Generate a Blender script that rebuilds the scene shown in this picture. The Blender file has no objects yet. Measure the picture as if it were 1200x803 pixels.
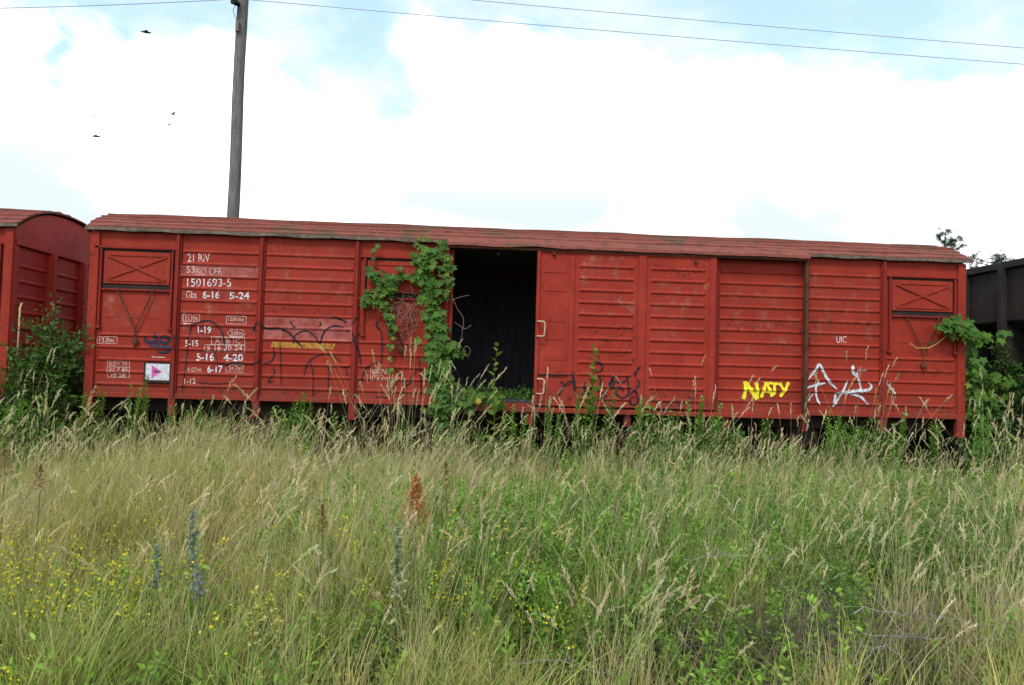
import bpy, math, random
import numpy as np
from mathutils import Vector, Matrix
random.seed(7); rng = np.random.default_rng(7)
R = math.radians
S = bpy.context.scene
C = S.collection

# ------------------------------------------------------------------ camera
CAM = np.array([5.333, -11.418, 1.674]); YAW, PIT, ROL, FPX = 0.057, 0.038, 0.029, 924.0
def cam_axes():
    cy, sy = math.cos(YAW), math.sin(YAW); cp, sp = math.cos(PIT), math.sin(PIT); cr, sr = math.cos(ROL), math.sin(ROL)
    f = np.array([sy*cp, cy*cp, sp]); rt = np.array([cy, -sy, 0.0]); up = np.cross(rt, f)
    return rt*cr+up*sr, -rt*sr+up*cr, f
AX = cam_axes()
def at(u, v, Y):
    """point of the world plane y = Y seen at photograph pixel (u, v)"""
    d = AX[2] + AX[0]*(u-600)/FPX - AX[1]*(v-401.5)/FPX
    t = (Y-CAM[1])/d[1]
    p = CAM + d*t
    return Vector((float(p[0]), float(p[1]), float(p[2])))
def view_dir(u, v):
    d = AX[2] + AX[0]*(u-600)/FPX - AX[1]*(v-401.5)/FPX
    return d/np.linalg.norm(d)
cd = bpy.data.cameras.new('camera'); cam = bpy.data.objects.new('camera', cd); C.objects.link(cam)
cd.sensor_width = 36; cd.lens = FPX/1200*36; cd.clip_start = 0.05; cd.clip_end = 4000
Mx = Matrix.Identity(4)
for i in range(3):
    Mx[i][0] = AX[0][i]; Mx[i][1] = AX[1][i]; Mx[i][2] = -AX[2][i]; Mx[i][3] = CAM[i]
cam.matrix_world = Mx
S.camera = cam

# ------------------------------------------------------------------ light, sky, exposure
SUN_EL, SUN_AZ = 52, 205          # azimuth clockwise from +y
S.view_settings.view_transform = 'Standard'; S.view_settings.look = 'None'
S.view_settings.gamma = 1; S.view_settings.exposure = 0.80
S.cycles.max_bounces = 8; S.cycles.transparent_max_bounces = 12
sl = bpy.data.lights.new('sun', 'SUN'); sl.energy = 1.5; sl.angle = R(11); sl.color = (1.0, .97, .92)
so = bpy.data.objects.new('sun', sl); C.objects.link(so)
sd = Vector((math.sin(R(SUN_AZ))*math.cos(R(SUN_EL)), math.cos(R(SUN_AZ))*math.cos(R(SUN_EL)), math.sin(R(SUN_EL))))
so.rotation_euler = sd.to_track_quat('Z', 'Y').to_euler(); so.location = (0, -20, 30)

class NT:
    """tiny node-tree helper"""
    def __init__(s, nt): s.t = nt; s.n = nt.nodes; s.l = nt.links
    def new(s, typ, **kw):
        nd = s.n.new(typ)
        for k, v in kw.items():
            if k == 'i':
                for a, b in v.items():
                    if isinstance(b, bpy.types.NodeSocket): s.l.new(b, nd.inputs[a])
                    else: nd.inputs[a].default_value = b
            else: setattr(nd, k, v)
        return nd
    def math(s, op, a, b=0.0, c=None, clamp=False):
        d = {0: a, 1: b}
        if c is not None: d[2] = c
        return s.new('ShaderNodeMath', operation=op, use_clamp=clamp, i=d).outputs[0]
    def vmath(s, op, a, b=None):
        d = {0: a}
        if b is not None: d[1] = b
        n = s.new('ShaderNodeVectorMath', operation=op, i=d)
        return n.outputs['Value'] if op in ('DISTANCE', 'LENGTH', 'DOT_PRODUCT') else n.outputs[0]
    def mix(s, f, a, b, typ='MIX'):
        m = s.new('ShaderNodeMix', data_type='RGBA', blend_type=typ)
        for soc, val in ((m.inputs[0], f), (m.inputs[6], a), (m.inputs[7], b)):
            if isinstance(val, bpy.types.NodeSocket): s.l.new(val, soc)
            else: soc.default_value = val if not isinstance(val, tuple) or len(val) == 4 else (*val, 1)
        return m.outputs[2]
    def smooth(s, x, lo, hi):
        m = s.new('ShaderNodeMapRange', interpolation_type='SMOOTHSTEP', i={0: x, 1: lo, 2: hi, 3: 0.0, 4: 1.0})
        return m.outputs[0]
    def noise(s, vec, scale, detail=4, rough=.55, dist=0.0, out='Fac'):
        n = s.new('ShaderNodeTexNoise', i={'Vector': vec, 'Scale': scale, 'Detail': detail, 'Roughness': rough, 'Distortion': dist})
        return n.outputs[out]

wd = bpy.data.worlds.new('World'); S.world = wd; wd.use_nodes = True
W = NT(wd.node_tree); W.n.clear()
sky = W.new('ShaderNodeTexSky', sky_type='NISHITA', sun_disc=False, sun_elevation=R(SUN_EL), sun_rotation=R(SUN_AZ))
sky.air_density = 1.0; sky.dust_density = 1.5; sky.ozone_density = 1.0
tc = W.new('ShaderNodeTexCoord').outputs['Generated']
sep = W.new('ShaderNodeSeparateXYZ', i={0: tc})
zz = sep.outputs[2]
st = W.vmath('MULTIPLY', tc, (1.0, 1.0, 1.7))
nA = W.noise(st, 4.2, 9, .58, .25)
nB = W.noise(st, 13.0, 8, .6, .1)
nv = W.vmath('SUBTRACT', W.noise(st, 9.0, 7, .6, 0.0, 'Color'), (.5, .5, .5))
warp = W.vmath('ADD', tc, W.vmath('MULTIPLY', nv, (.16, .16, .16)))
# main cumulus bank: everything under a ragged upper edge is cloud
far = W.math('MAXIMUM', W.math('ABSOLUTE', sep.outputs[1]), .5)     # the bank is a distant wall of cloud: its top is level
edge = W.math('ADD', W.math('DIVIDE', zz, far), W.math('MULTIPLY', W.math('SUBTRACT', nA, .5), -.34))
edge = W.math('ADD', edge, W.math('MULTIPLY', W.math('SUBTRACT', nB, .5), -.10))
bank = W.math('SUBTRACT', 1.0, W.smooth(edge, .375, .465))
# gaps of blue that dip into the edge
for (u, v, rad) in ((415, 55, .085), (350, 75, .045), (455, 85, .05), (825, 50, .055), (775, 68, .028), (165, 45, .040), (60, 60, .03), (1175, 20, .05)):
    d = W.vmath('DISTANCE', warp, tuple(float(x) for x in view_dir(u, v)))
    bank = W.math('MULTIPLY', bank, W.smooth(d, rad*.25, rad*1.35))
# thin high veil in the blue
veil = W.smooth(W.noise(st, 5.5, 8, .6, .0), .38, .66)
veil = W.math('ADD', W.math('MULTIPLY', veil, .74), .14)
skyc = W.vmath('MULTIPLY', sky.outputs[0], (.13, .13, .13))
skyc = W.vmath('ADD', skyc, (.125, .205, .265))
veilc = W.mix(veil, skyc, (.60, .645, .67, 1))
soft = W.smooth(W.noise(st, 3.1, 6, .55, .3), .34, .55)
low = W.smooth(zz, .36, .20)
cloudc = W.mix(W.math('MULTIPLY', soft, low), (1.55, 1.58, 1.62, 1), (.50, .56, .595, 1))
allc = W.mix(bank, veilc, cloudc)
gr = W.smooth(zz, -.04, 0.0)
allc = W.mix(gr, (.10, .11, .06, 1), allc)
bg = W.new('ShaderNodeBackground', i={'Color': allc, 'Strength': 1.0})
W.l.new(bg.outputs[0], W.new('ShaderNodeOutputWorld').inputs[0])

# ------------------------------------------------------------------ materials
def new_mat(name):
    m = bpy.data.materials.new(name); m.use_nodes = True
    t = NT(m.node_tree); t.n.clear()
    p = t.new('ShaderNodeBsdfPrincipled'); o = t.new('ShaderNodeOutputMaterial')
    t.l.new(p.outputs[0], o.inputs[0])
    return m, t, p, o
def pos(t): return t.new('ShaderNodeNewGeometry').outputs['Position']
def bump(t, p, h, strength=.3, dist=.01):
    b = t.new('ShaderNodeBump', i={'Strength': strength, 'Distance': dist, 'Height': h}); t.l.new(b.outputs[0], p.inputs['Normal'])

def paint(name, base, light, rust=(.055, .022, .014), rust_amt=.585, rough=.62, grime=.5):
    m, t, p, o = new_mat(name)
    P = pos(t)
    big = t.noise(P, .9, 5, .6)
    mid = t.noise(P, 5.0, 6, .65)
    st = t.vmath('MULTIPLY', P, (9.0, 9.0, .8))
    streak = t.noise(st, 1.6, 6, .6)
    c = t.mix(t.smooth(big, .3, .72), base, light)
    blot = t.noise(P, 2.7, 6, .62, .4)
    c = t.mix(t.math('MULTIPLY', t.smooth(blot, .45, .70), .55), c, (base[0]*.80, base[1]*1.05, base[2]*1.15))
    c = t.mix(t.math('MULTIPLY', t.smooth(t.noise(P, 3.6, 5, .6, .3), .52, .72), .45), c, (light[0]*1.08, light[1]*1.25, light[2]*.9))
    c = t.mix(t.math('MULTIPLY', t.smooth(streak, .50, .8), .30), c, tuple(x*.60 for x in base))
    c = t.mix(t.math('MULTIPLY', t.smooth(t.noise(t.vmath('MULTIPLY', P, (3.0, 3.0, .5)), 2.5, 5, .6), .56, .8), .35), c, (light[0]*.95+.02, light[1]*1.6+.01, light[2]*1.6+.01))
    run = t.noise(t.vmath('MULTIPLY', P, (15.0, 15.0, .55)), 1.9, 5, .55)
    c = t.mix(t.math('MULTIPLY', t.math('MULTIPLY', t.smooth(run, .58, .72), t.smooth(t.noise(P, 1.6, 3, .5), .46, .60)), .55), c, (base[0]*.42, base[1]*.95, base[2]*.95))
    # chipped rust spots and scabs
    sp = t.noise(P, 17.0, 7, .7)
    gate = t.smooth(mid, .42, .58)
    rm = t.math('MULTIPLY', t.smooth(sp, rust_amt, rust_amt+.05), gate)
    c = t.mix(t.math('MULTIPLY', rm, .85), c, rust)
    sp2 = t.noise(P, 55.0, 3, .5)
    c = t.mix(t.math('MULTIPLY', t.smooth(sp2, .70, .74), .6), c, rust)
    # road dirt climbing from the bottom
    z = t.new('ShaderNodeSeparateXYZ', i={0: P}).outputs[2]
    dirt = t.math('MULTIPLY', t.smooth(z, 1.75, 1.1), t.smooth(t.noise(t.vmath('MULTIPLY', P, (1.0, 1.0, 3.0)), 4.2, 7, .7), .38, .62))
    c = t.mix(t.math('MULTIPLY', dirt, grime), c, (.075, .045, .034))
    t.l.new(c, p.inputs['Base Color'])
    t.l.new(t.math('ADD', t.math('MULTIPLY', mid, .3), rough-.15), p.inputs['Roughness'])
    p.inputs['Specular IOR Level'].default_value = .13
    bump(t, p, t.math('ADD', t.math('MULTIPLY', big, 5.0), t.math('ADD', t.math('MULTIPLY', mid, 1.5), t.math('MULTIPLY', rm, -1.0))), .35, .006)
    return m
RED = (.236, .0215, .0120); REDL = (.290, .0320, .0170)
M = {}
M['red'] = paint('red_oxide_paint', RED, REDL)
M['red_post'] = paint('red_post_paint', (.185, .0155, .0105), (.235, .022, .0145), rust_amt=.56)
M['red_door'] = paint('red_door_paint', (.260, .0230, .0135), (.310, .034, .0195), rust_amt=.60)
M['red_end'] = paint('red_end_lightened_paint', (.31, .028, .019), (.37, .040, .026), rust_amt=.6)  # end walls: colour lightened to make up for the little light there
M['dark'] = paint('dark_ironwork', (.018, .015, .014), (.035, .026, .022), rust_amt=.55, rough=.8)
M['brown'] = paint('brown_wagon_paint', (.024, .019, .0175), (.042, .034, .031), rust_amt=.6, rough=.75)
M['rusty'] = paint('rusty_iron', (.070, .028, .018), (.12, .045, .028), rust_amt=.5, rough=.85)

def roof_mat():
    m, t, p, o = new_mat('weathered_roof_paint')
    P = pos(t)
    st = t.vmath('MULTIPLY', P, (.22, 7.0, 7.0))
    a = t.noise(st, 1.7, 7, .65); b = t.noise(P, 6.0, 7, .7); c0 = t.noise(P, .8, 5, .6)
    p.inputs['Specular IOR Level'].default_value = .12
    c = t.mix(t.smooth(a, .3, .7), (.165, .046, .033), (.250, .078, .056))
    c = t.mix(t.math('MULTIPLY', t.smooth(a, .52, .62), .35), c, (.10, .045, .032))
    c = t.mix(t.math('MULTIPLY', t.smooth(b, .46, .66), .75), c, (.085, .042, .030))
    c = t.mix(t.math('MULTIPLY', t.smooth(c0, .50, .66), t.smooth(b, .35, .6)), c, (.085, .066, .036))
    c = t.mix(t.smooth(t.noise(P, 28, 4, .6), .66, .72), c, (.26, .22, .18))
    t.l.new(c, p.inputs['Base Color']); p.inputs['Roughness'].default_value = .85
    bump(t, p, t.math('ADD', b, a), .5, .012)
    return m
M['roof'] = roof_mat()
def simple(name, c1, c2, scale=8, rough=.8, bs=.3, bd=.01, stretch=(1, 1, 1), spec=.3, metal=0):
    m, t, p, o = new_mat(name)
    P = t.vmath('MULTIPLY', pos(t), stretch)
    n = t.noise(P, scale, 6, .65); n2 = t.noise(P, scale*5, 4, .6)
    c = t.mix(t.smooth(t.math('ADD', t.math('MULTIPLY', n, .7), t.math('MULTIPLY', n2, .3)), .35, .65), c1, c2)
    t.l.new(c, p.inputs['Base Color']); p.inputs['Roughness'].default_value = rough
    p.inputs['Specular IOR Level'].default_value = spec; p.inputs['Metallic'].default_value = metal
    bump(t, p, n2, bs, bd)
    return m
M['roof_edge'] = simple('mossy_roof_edge', (.055, .042, .03), (.15, .12, .09), 9, .9)
M['cream'] = simple('cream_handle_paint', (.34, .25, .15), (.50, .40, .28), 20, .6)
M['yellowrail'] = simple('faded_yellow_paint', (.36, .25, .10), (.50, .38, .18), 20, .6)
M['inside'] = simple('shade_darkened_boards', (.034, .034, .042), (.075, .072, .082), 3, .9, stretch=(6, 6, .6))  # darkness of the closed interior is put into the board colour
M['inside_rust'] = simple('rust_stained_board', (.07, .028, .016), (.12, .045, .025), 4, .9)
M['pole'] = simple('grey_weathered_pole', (.085, .080, .070), (.20, .19, .17), 3, .9, .6, .02, (9, 9, .8))
M['wire'] = simple('dull_wire', (.36, .40, .43), (.42, .46, .49), 5, .6)
M['steel'] = simple('rusted_rail_steel', (.07, .035, .022), (.13, .07, .045), 12, .7)
M['sleeper'] = simple('oiled_sleeper', (.03, .024, .02), (.07, .055, .045), 8, .9)
M['black_bird'] = simple('dark_feathers', (.012, .012, .016), (.03, .03, .035), 30, .7)
M['bark'] = simple('pine_bark', (.06, .04, .028), (.14, .09, .06), 9, .9, .6, .02)
M['paper'] = simple('white_paper', (.36, .37, .42), (.66, .66, .67), 22, .8, .15)
M['pink'] = simple('magenta_print', (.45, .07, .25), (.58, .12, .36), 30, .8, .1)
M['ballast'] = simple('grey_ballast', (.05, .045, .04), (.14, .125, .11), 18, .95, 1, .04)

def print_mat(name, col, thr=.40, w=.10, scale=26):
    """worn paint: chips let the surface below show through"""
    m, t, p, o = new_mat(name)
    P = pos(t)
    n = t.noise(P, scale, 5, .7)
    p.inputs['Base Color'].default_value = (*col, 1); p.inputs['Roughness'].default_value = .7
    p.inputs['Specular IOR Level'].default_value = .2
    t.l.new(t.smooth(n, thr-w, thr+w), p.inputs['Alpha'])
    return m
M['white_print'] = print_mat('worn_white_lettering', (.62, .62, .63), .43, .12)
M['faint_print'] = print_mat('faded_cream_lettering', (.56, .42, .36), .42, .10)
M['yellow_spray'] = print_mat('yellow_spray_paint', (.72, .62, .03), .30, .10, 14)
M['ochre_patch'] = print_mat('ochre_paint_patch', (.42, .20, .035), .42, .16, 14)
M['pink_patch'] = print_mat('faded_pink_patch', (.36, .098, .082), .44, .22, 5)
M['yellow_haze'] = print_mat('yellow_overspray', (.62, .46, .03), .64, .16, 22)
M['white_haze'] = print_mat('pale_overspray', (.50, .50, .54), .66, .16, 20)
M['black_spray'] = print_mat('black_spray_line', (.016, .013, .020), .36, .12, 14)
M['blue_spray'] = print_mat('blue_black_marker', (.018, .022, .050), .34, .12, 18)
M['white_spray'] = print_mat('pale_spray_line', (.55, .59, .63), .43, .16, 14)
M['soot_spray'] = print_mat('thin_sooty_line', (.040, .020, .022), .50, .12, 14)

def leaf_mat(name, rough=.55, trans=.35, gain=1.0):
    m, t, p, o = new_mat(name)
    a = t.new('ShaderNodeAttribute', attribute_name='col').outputs['Color']
    n = t.noise(pos(t), 7.0, 3, .6)
    c = t.mix(t.smooth(n, .3, .7), t.mix(1.0, a, (.82*gain, .82*gain, .82*gain, 1), 'MULTIPLY'), t.mix(1.0, a, (1.12*gain, 1.12*gain, 1.12*gain, 1), 'MULTIPLY'))
    t.l.new(c, p.inputs['Base Color']); p.inputs['Roughness'].default_value = rough
    p.inputs['Specular IOR Level'].default_value = .12
    tr = t.new('ShaderNodeBsdfTranslucent', i={'Color': t.mix(1.0, c, (1.25, 1.35, .7, 1), 'MULTIPLY')})
    mx = t.new('ShaderNodeMixShader', i={0: trans, 1: p.outputs[0], 2: tr.outputs[0]})
    t.l.new(mx.outputs[0], o.inputs[0])
    return m
M['leaf'] = leaf_mat('plant_tissue')
M['grass'] = leaf_mat('grass_tissue', .6, .42)

def ground_mat():
    m, t, p, o = new_mat('weedy_soil')
    P = pos(t)
    a = t.noise(P, .6, 6, .6); b = t.noise(P, 9, 7, .7)
    c = t.mix(t.smooth(a, .35, .65), (.050, .058, .020), (.085, .072, .036))
    c = t.mix(t.smooth(b, .42, .62), c, (.035, .026, .017))
    c = t.mix(t.smooth(t.noise(P, 30, 4, .6), .60, .68), c, (.20, .165, .095))
    t.l.new(c, p.inputs['Base Color']); p.inputs['Roughness'].default_value = 1; p.inputs['Specular IOR Level'].default_value = 0
    bump(t, p, b, .9, .05)
    return m
M['ground'] = ground_mat()

# ------------------------------------------------------------------ mesh helpers
class MB:
    def __init__(s): s.v = []; s.f = []
    def add(s, vs, fs):
        k = len(s.v); s.v += [tuple(v) for v in vs]; s.f += [tuple(k+i for i in f) for f in fs]
    def box(s, x0, x1, y0, y1, z0, z1, b=0.0):
        if b <= 0:
            vs = [(x, y, z) for x in (x0, x1) for y in (y0, y1) for z in (z0, z1)]
            s.add(vs, [(0, 1, 3, 2), (4, 6, 7, 5), (0, 4, 5, 1), (2, 3, 7, 6), (0, 2, 6, 4), (1, 5, 7, 3)])
        else:
            b = min(b, (x1-x0)/2.2, (y1-y0)/2.2, (z1-z0)/2.2)
            bm_v = []
            X = (x0, x1); Y = (y0, y1); Z = (z0, z1); sg = (b, -b)
            for i in (0, 1):
                for j in (0, 1):
                    for k in (0, 1):
                        bm_v += [(X[i], Y[j]+sg[j], Z[k]+sg[k]), (X[i]+sg[i], Y[j], Z[k]+sg[k]), (X[i]+sg[i], Y[j]+sg[j], Z[k])]
            q = lambda i, j, k, a: (i*4+j*2+k)*3+a
            fs = [(q(0,0,0,0), q(0,0,1,0), q(0,1,1,0), q(0,1,0,0)), (q(1,0,0,0), q(1,1,0,0), q(1,1,1,0), q(1,0,1,0)),
                  (q(0,0,0,1), q(1,0,0,1), q(1,0,1,1), q(0,0,1,1)), (q(0,1,0,1), q(0,1,1,1), q(1,1,1,1), q(1,1,0,1)),
                  (q(0,0,0,2), q(0,1,0,2), q(1,1,0,2), q(1,0,0,2)), (q(0,0,1,2), q(1,0,1,2), q(1,1,1,2), q(0,1,1,2))]
            for j in (0, 1):
                for k in (0, 1): fs.append((q(0,j,k,1), q(1,j,k,1), q(1,j,k,2), q(0,j,k,2)))
            for i in (0, 1):
                for k in (0, 1): fs.append((q(i,0,k,0), q(i,1,k,0), q(i,1,k,2), q(i,0,k,2)))
            for i in (0, 1):
                for j in (0, 1): fs.append((q(i,j,0,0), q(i,j,1,0), q(i,j,1,1), q(i,j,0,1)))
            for i in (0, 1):
                for j in (0, 1):
                    for k in (0, 1): fs.append((q(i,j,k,0), q(i,j,k,1), q(i,j,k,2)))
            s.add(bm_v, fs)
    def tube(s, pts, r, n=6, caps=True):
        pts = [Vector(p) for p in pts]; rs = r if isinstance(r, (list, tuple)) else [r]*len(pts)
        k = len(s.v); up = None
        for i, p in enumerate(pts):
            d = (pts[min(i+1, len(pts)-1)]-pts[max(i-1, 0)]).normalized()
            if up is None: up = d.orthogonal().normalized()
            else:
                up = up - d*up.dot(d)
                up = up.normalized() if up.length > 1e-6 else d.orthogonal().normalized()
            w = d.cross(up)
            for j in range(n):
                a = 2*math.pi*j/n
                s.v.append(tuple(p+(up*math.cos(a)+w*math.sin(a))*rs[i]))
        for i in range(len(pts)-1):
            for j in range(n):
                a = k+i*n+j; b = k+i*n+(j+1) % n
                s.f.append((a, b, b+n, a+n))
        if caps:
            s.f.append(tuple(k+j for j in range(n))[::-1]); s.f.append(tuple(k+(len(pts)-1)*n+j for j in range(n)))
    def bar(s, a, b, w, d):
        """flat bar between two points of the xz plane, w wide, d deep (towards -y)"""
        a = Vector(a); b = Vector(b); dr = (b-a).normalized(); n = Vector((-dr.z, 0, dr.x))*w/2; dy = Vector((0, -d, 0))
        s.add([a+n, a-n, b-n, b+n, a+n+dy, a-n+dy, b-n+dy, b+n+dy],
              [(0, 1, 2, 3), (7, 6, 5, 4), (0, 4, 5, 1), (1, 5, 6, 2), (2, 6, 7, 3), (3, 7, 4, 0)])
    def build(s, name, mat, parent=None, smooth=False):
        me = bpy.data.meshes.new(name); me.from_pydata(s.v, [], s.f); me.update()
        me.materials.append(M[mat] if isinstance(mat, str) else mat)
        if smooth: me.shade_smooth()
        o = bpy.data.objects.new(name, me); C.objects.link(o)
        if parent is not None: o.parent = parent
        return o
def tag(o, label=None, cat=None, group=None, kind=None):
    if label: o['label'] = label
    if cat: o['category'] = cat
    if group: o['group'] = group
    if kind: o['kind'] = kind
    return o
def thing(name, label, cat, loc=(0, 0, 0), group=None):
    o = bpy.data.objects.new(name, None); C.objects.link(o); o.location = loc; o.empty_display_size = .2
    return tag(o, label, cat, group)
def place_local(parent):
    """children are built in world coordinates: cancel the parent's offset"""
    for ch in parent.children:
        ch.matrix_parent_inverse = Matrix.Translation(-Vector(parent.location))
def copy_obj(o, parent=None, loc=None):
    c = o.copy(); C.objects.link(c)
    if parent is not None: c.parent = parent
    if loc is not None: c.location = loc
    return c
def np_mesh(name, V, F, col=None, mat='grass', parent=None, smooth=False):
    """V (n,3), F (m,k) with constant k, col (n,3)"""
    V = np.asarray(V, np.float32).reshape(-1, 3); F = np.asarray(F, np.int32); m, k = F.shape
    me = bpy.data.meshes.new(name)
    me.vertices.add(len(V)); me.vertices.foreach_set('co', V.ravel())
    me.loops.add(m*k); me.loops.foreach_set('vertex_index', F.ravel())
    me.polygons.add(m); me.polygons.foreach_set('loop_start', np.arange(0, m*k, k, dtype=np.int32))
    me.polygons.foreach_set('loop_total', np.full(m, k, np.int32))
    if col is not None:
        a = me.color_attributes.new('col', 'FLOAT_COLOR', 'POINT')
        cc = np.ones((len(V), 4), np.float32); cc[:, :3] = col; a.data.foreach_set('color', cc.ravel())
    me.update(calc_edges=True)
    me.materials.append(M[mat]); 
    if smooth: me.shade_smooth()
    o = bpy.data.objects.new(name, me); C.objects.link(o)
    if parent is not None: o.parent = parent
    return o
class NB:
    """collects numpy pieces of equal face size"""
    def __init__(s): s.V = []; s.F = []; s.C = []; s.n = 0
    def add(s, V, F, Cc):
        V = V.reshape(-1, 3); s.V.append(V); s.F.append(F+s.n); s.C.append(np.broadcast_to(Cc, V.shape) if np.ndim(Cc) == 1 else Cc.reshape(-1, 3)); s.n += len(V)
    def build(s, name, mat='grass', parent=None):
        return np_mesh(name, np.concatenate(s.V), np.concatenate(s.F), np.concatenate(s.C), mat, parent)

def blades(nb, x, y, z, h, az, lean, w, col0, col1, nseg=4, droop=.25, face=None):
    N = len(x); t = np.linspace(0, 1, nseg+1)[None, :]
    h = h[:, None]; hor = (lean[:, None]*(t**1.7))*h + droop*h*lean[:, None]*t**3
    ver = h*(t - .35*np.minimum(lean[:, None], 1.2)**2*t**2.2)
    P = np.empty((N, nseg+1, 3))
    P[..., 0] = x[:, None]+np.cos(az)[:, None]*hor; P[..., 1] = y[:, None]+np.sin(az)[:, None]*hor; P[..., 2] = z[:, None]+ver
    fa = rng.uniform(0, np.pi, N) if face is None else face
    wd_ = (w[:, None]*np.clip((1.02-t), 0.06, 1)**.6)/2
    D = np.stack([np.cos(fa), np.sin(fa), np.zeros(N)], -1)[:, None, :]*wd_[..., None]
    V = np.stack([P-D, P+D], 2)              # N, seg+1, 2, 3
    base = (np.arange(N)*(nseg+1)*2)[:, None]+np.arange(nseg)[None, :]*2
    F = np.stack([base, base+1, base+3, base+2], -1).reshape(-1, 4)
    tt = t[..., None]
    Cc = col0[:, None, :]*(1-tt)+col1[:, None, :]*tt
    Cc = np.repeat(Cc[:, :, None, :], 2, 2)
    nb.add(V, F, Cc)
    return P
def scatter(nb, TV, TF, pos_, dirv, nrm, scale, col):
    """copies a template (y axis = along, z = normal) N times"""
    Y = dirv/np.linalg.norm(dirv, axis=1, keepdims=True)
    X = np.cross(Y, nrm); X /= np.linalg.norm(X, axis=1, keepdims=True)+1e-9
    Z = np.cross(X, Y)
    sc = np.asarray(scale).reshape(-1, 1, 1)
    V = (TV[None, :, 0:1]*X[:, None, :]+TV[None, :, 1:2]*Y[:, None, :]+TV[None, :, 2:3]*Z[:, None, :])*sc+pos_[:, None, :]
    F = (TF[None]+(np.arange(len(pos_))*len(TV))[:, None, None]).reshape(-1, TF.shape[1])
    nb.add(V, F, np.repeat(col[:, None, :], len(TV), 1))
# leaf templates as quads, along +y
LEAF_V = np.array([(0, 0, 0), (-.20, .30, .05), (0, .34, -.02), (.20, .30, .05), (-.17, .66, .05), (0, .68, -.03), (.17, .66, .05), (0, 1, -.06)])
LEAF_F = np.array([(0, 2, 1, 1), (0, 3, 2, 2), (1, 2, 5, 4), (2, 3, 6, 5), (4, 5, 7, 7), (5, 6, 7, 7)])
DIAM_V = np.array([(0, 0, 0), (-.22, .5, .04), (0, 1, -.03), (.22, .5, .04)]); DIAM_F = np.array([(0, 1, 2, 3)])
def tri_leaf(V, F): return V, F
# lobed vine leaf (triangle fan)
def lobed():
    out = [(0, 0), (.16, -.10), (.38, -.06), (.46, .14), (.32, .24), (.52, .40), (.56, .62), (.34, .58), (.20, .62), (.14, .86), (0, 1.02)]
    pts = out + [(-x, y) for x, y in out[-2:0:-1]]
    V = [(0, .34, -.03)]
    for x, y in pts: V.append((x, y, .02+.10*abs(x)-.12*max(0, y-.6)-.05*(abs(x) > .4)))
    n = len(pts)
    return np.array(V), np.array([(0, 1+i, 1+(i+1) % n) for i in range(n)])
LOBE_V, LOBE_F = lobed()
def rnd_dirs(N, up=.0):
    d = rng.normal(size=(N, 3)); d[:, 2] += up
    return d/np.linalg.norm(d, axis=1, keepdims=True)
def vnoise(x, y, s, seed=0):
    """smooth value noise, 0..1"""
    r = np.random.default_rng(100+seed); T = r.random((64, 64))
    x = np.asarray(x)/s+200.3; y = np.asarray(y)/s+200.7
    xi = np.floor(x).astype(int); yi = np.floor(y).astype(int); fx = x-xi; fy = y-yi
    fx = fx*fx*(3-2*fx); fy = fy*fy*(3-2*fy)
    g = lambda a, b: T[a % 64, b % 64]
    return (g(xi, yi)*(1-fx)+g(xi+1, yi)*fx)*(1-fy)+(g(xi, yi+1)*(1-fx)+g(xi+1, yi+1)*fx)*fy
def ground_z(x, y):
    x = np.asarray(x, float); y = np.asarray(y, float)
    near = np.exp(-((y+4)/14.0)**2)
    b = (vnoise(x, y, 1.7, 1)-.5)*.14+(vnoise(x, y, .6, 2)-.5)*.05
    bank = .12*np.clip((y+1.4)/.9, 0, 1)*np.clip((5.2-y)/1.5, 0, 1)
    flat = np.clip((-.2-y)/1.2, 0, 1)
    return b*near*flat+bank

# ------------------------------------------------------------------ ground
def make_ground():
    xs = np.concatenate([-np.geomspace(900, 14, 14), np.linspace(-12, 24, 145), np.geomspace(26, 900, 14)])
    ys = np.concatenate([-np.geomspace(500, 16, 10), np.linspace(-15, 8, 93), np.geomspace(9, 1500, 18)])
    X, Y = np.meshgrid(xs, ys, indexing='ij'); Z = ground_z(X, Y)
    V = np.stack([X, Y, Z], -1).reshape(-1, 3); ny = len(ys)
    i, j = np.meshgrid(np.arange(len(xs)-1), np.arange(ny-1), indexing='ij'); a = (i*ny+j).ravel()
    F = np.stack([a, a+ny, a+ny+1, a+1], -1)
    tag(np_mesh('ground', V, F, None, 'ground', smooth=True), kind='structure')
make_ground()
# track under the wagons
YC = 1.45; RAILTOP = .36
for sgn in (-1, 1):
    y = YC+sgn*.7525; b = MB()
    b.box(-30, 42, y-.07, y+.07, RAILTOP-.15, RAILTOP-.135); b.box(-30, 42, y-.01, y+.01, RAILTOP-.135, RAILTOP-.04); b.box(-30, 42, y-.035, y+.035, RAILTOP-.04, RAILTOP, .008)
    tag(b.build('rail', 'steel'), kind='structure')
sb = MB()
for k in range(112): x = -29+k*.63; sb.box(x-.12, x+.12, YC-1.25, YC+1.25, .09, RAILTOP-.152, .01)
tag(sb.build('track_sleepers', 'sleeper'), kind='structure')

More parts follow.
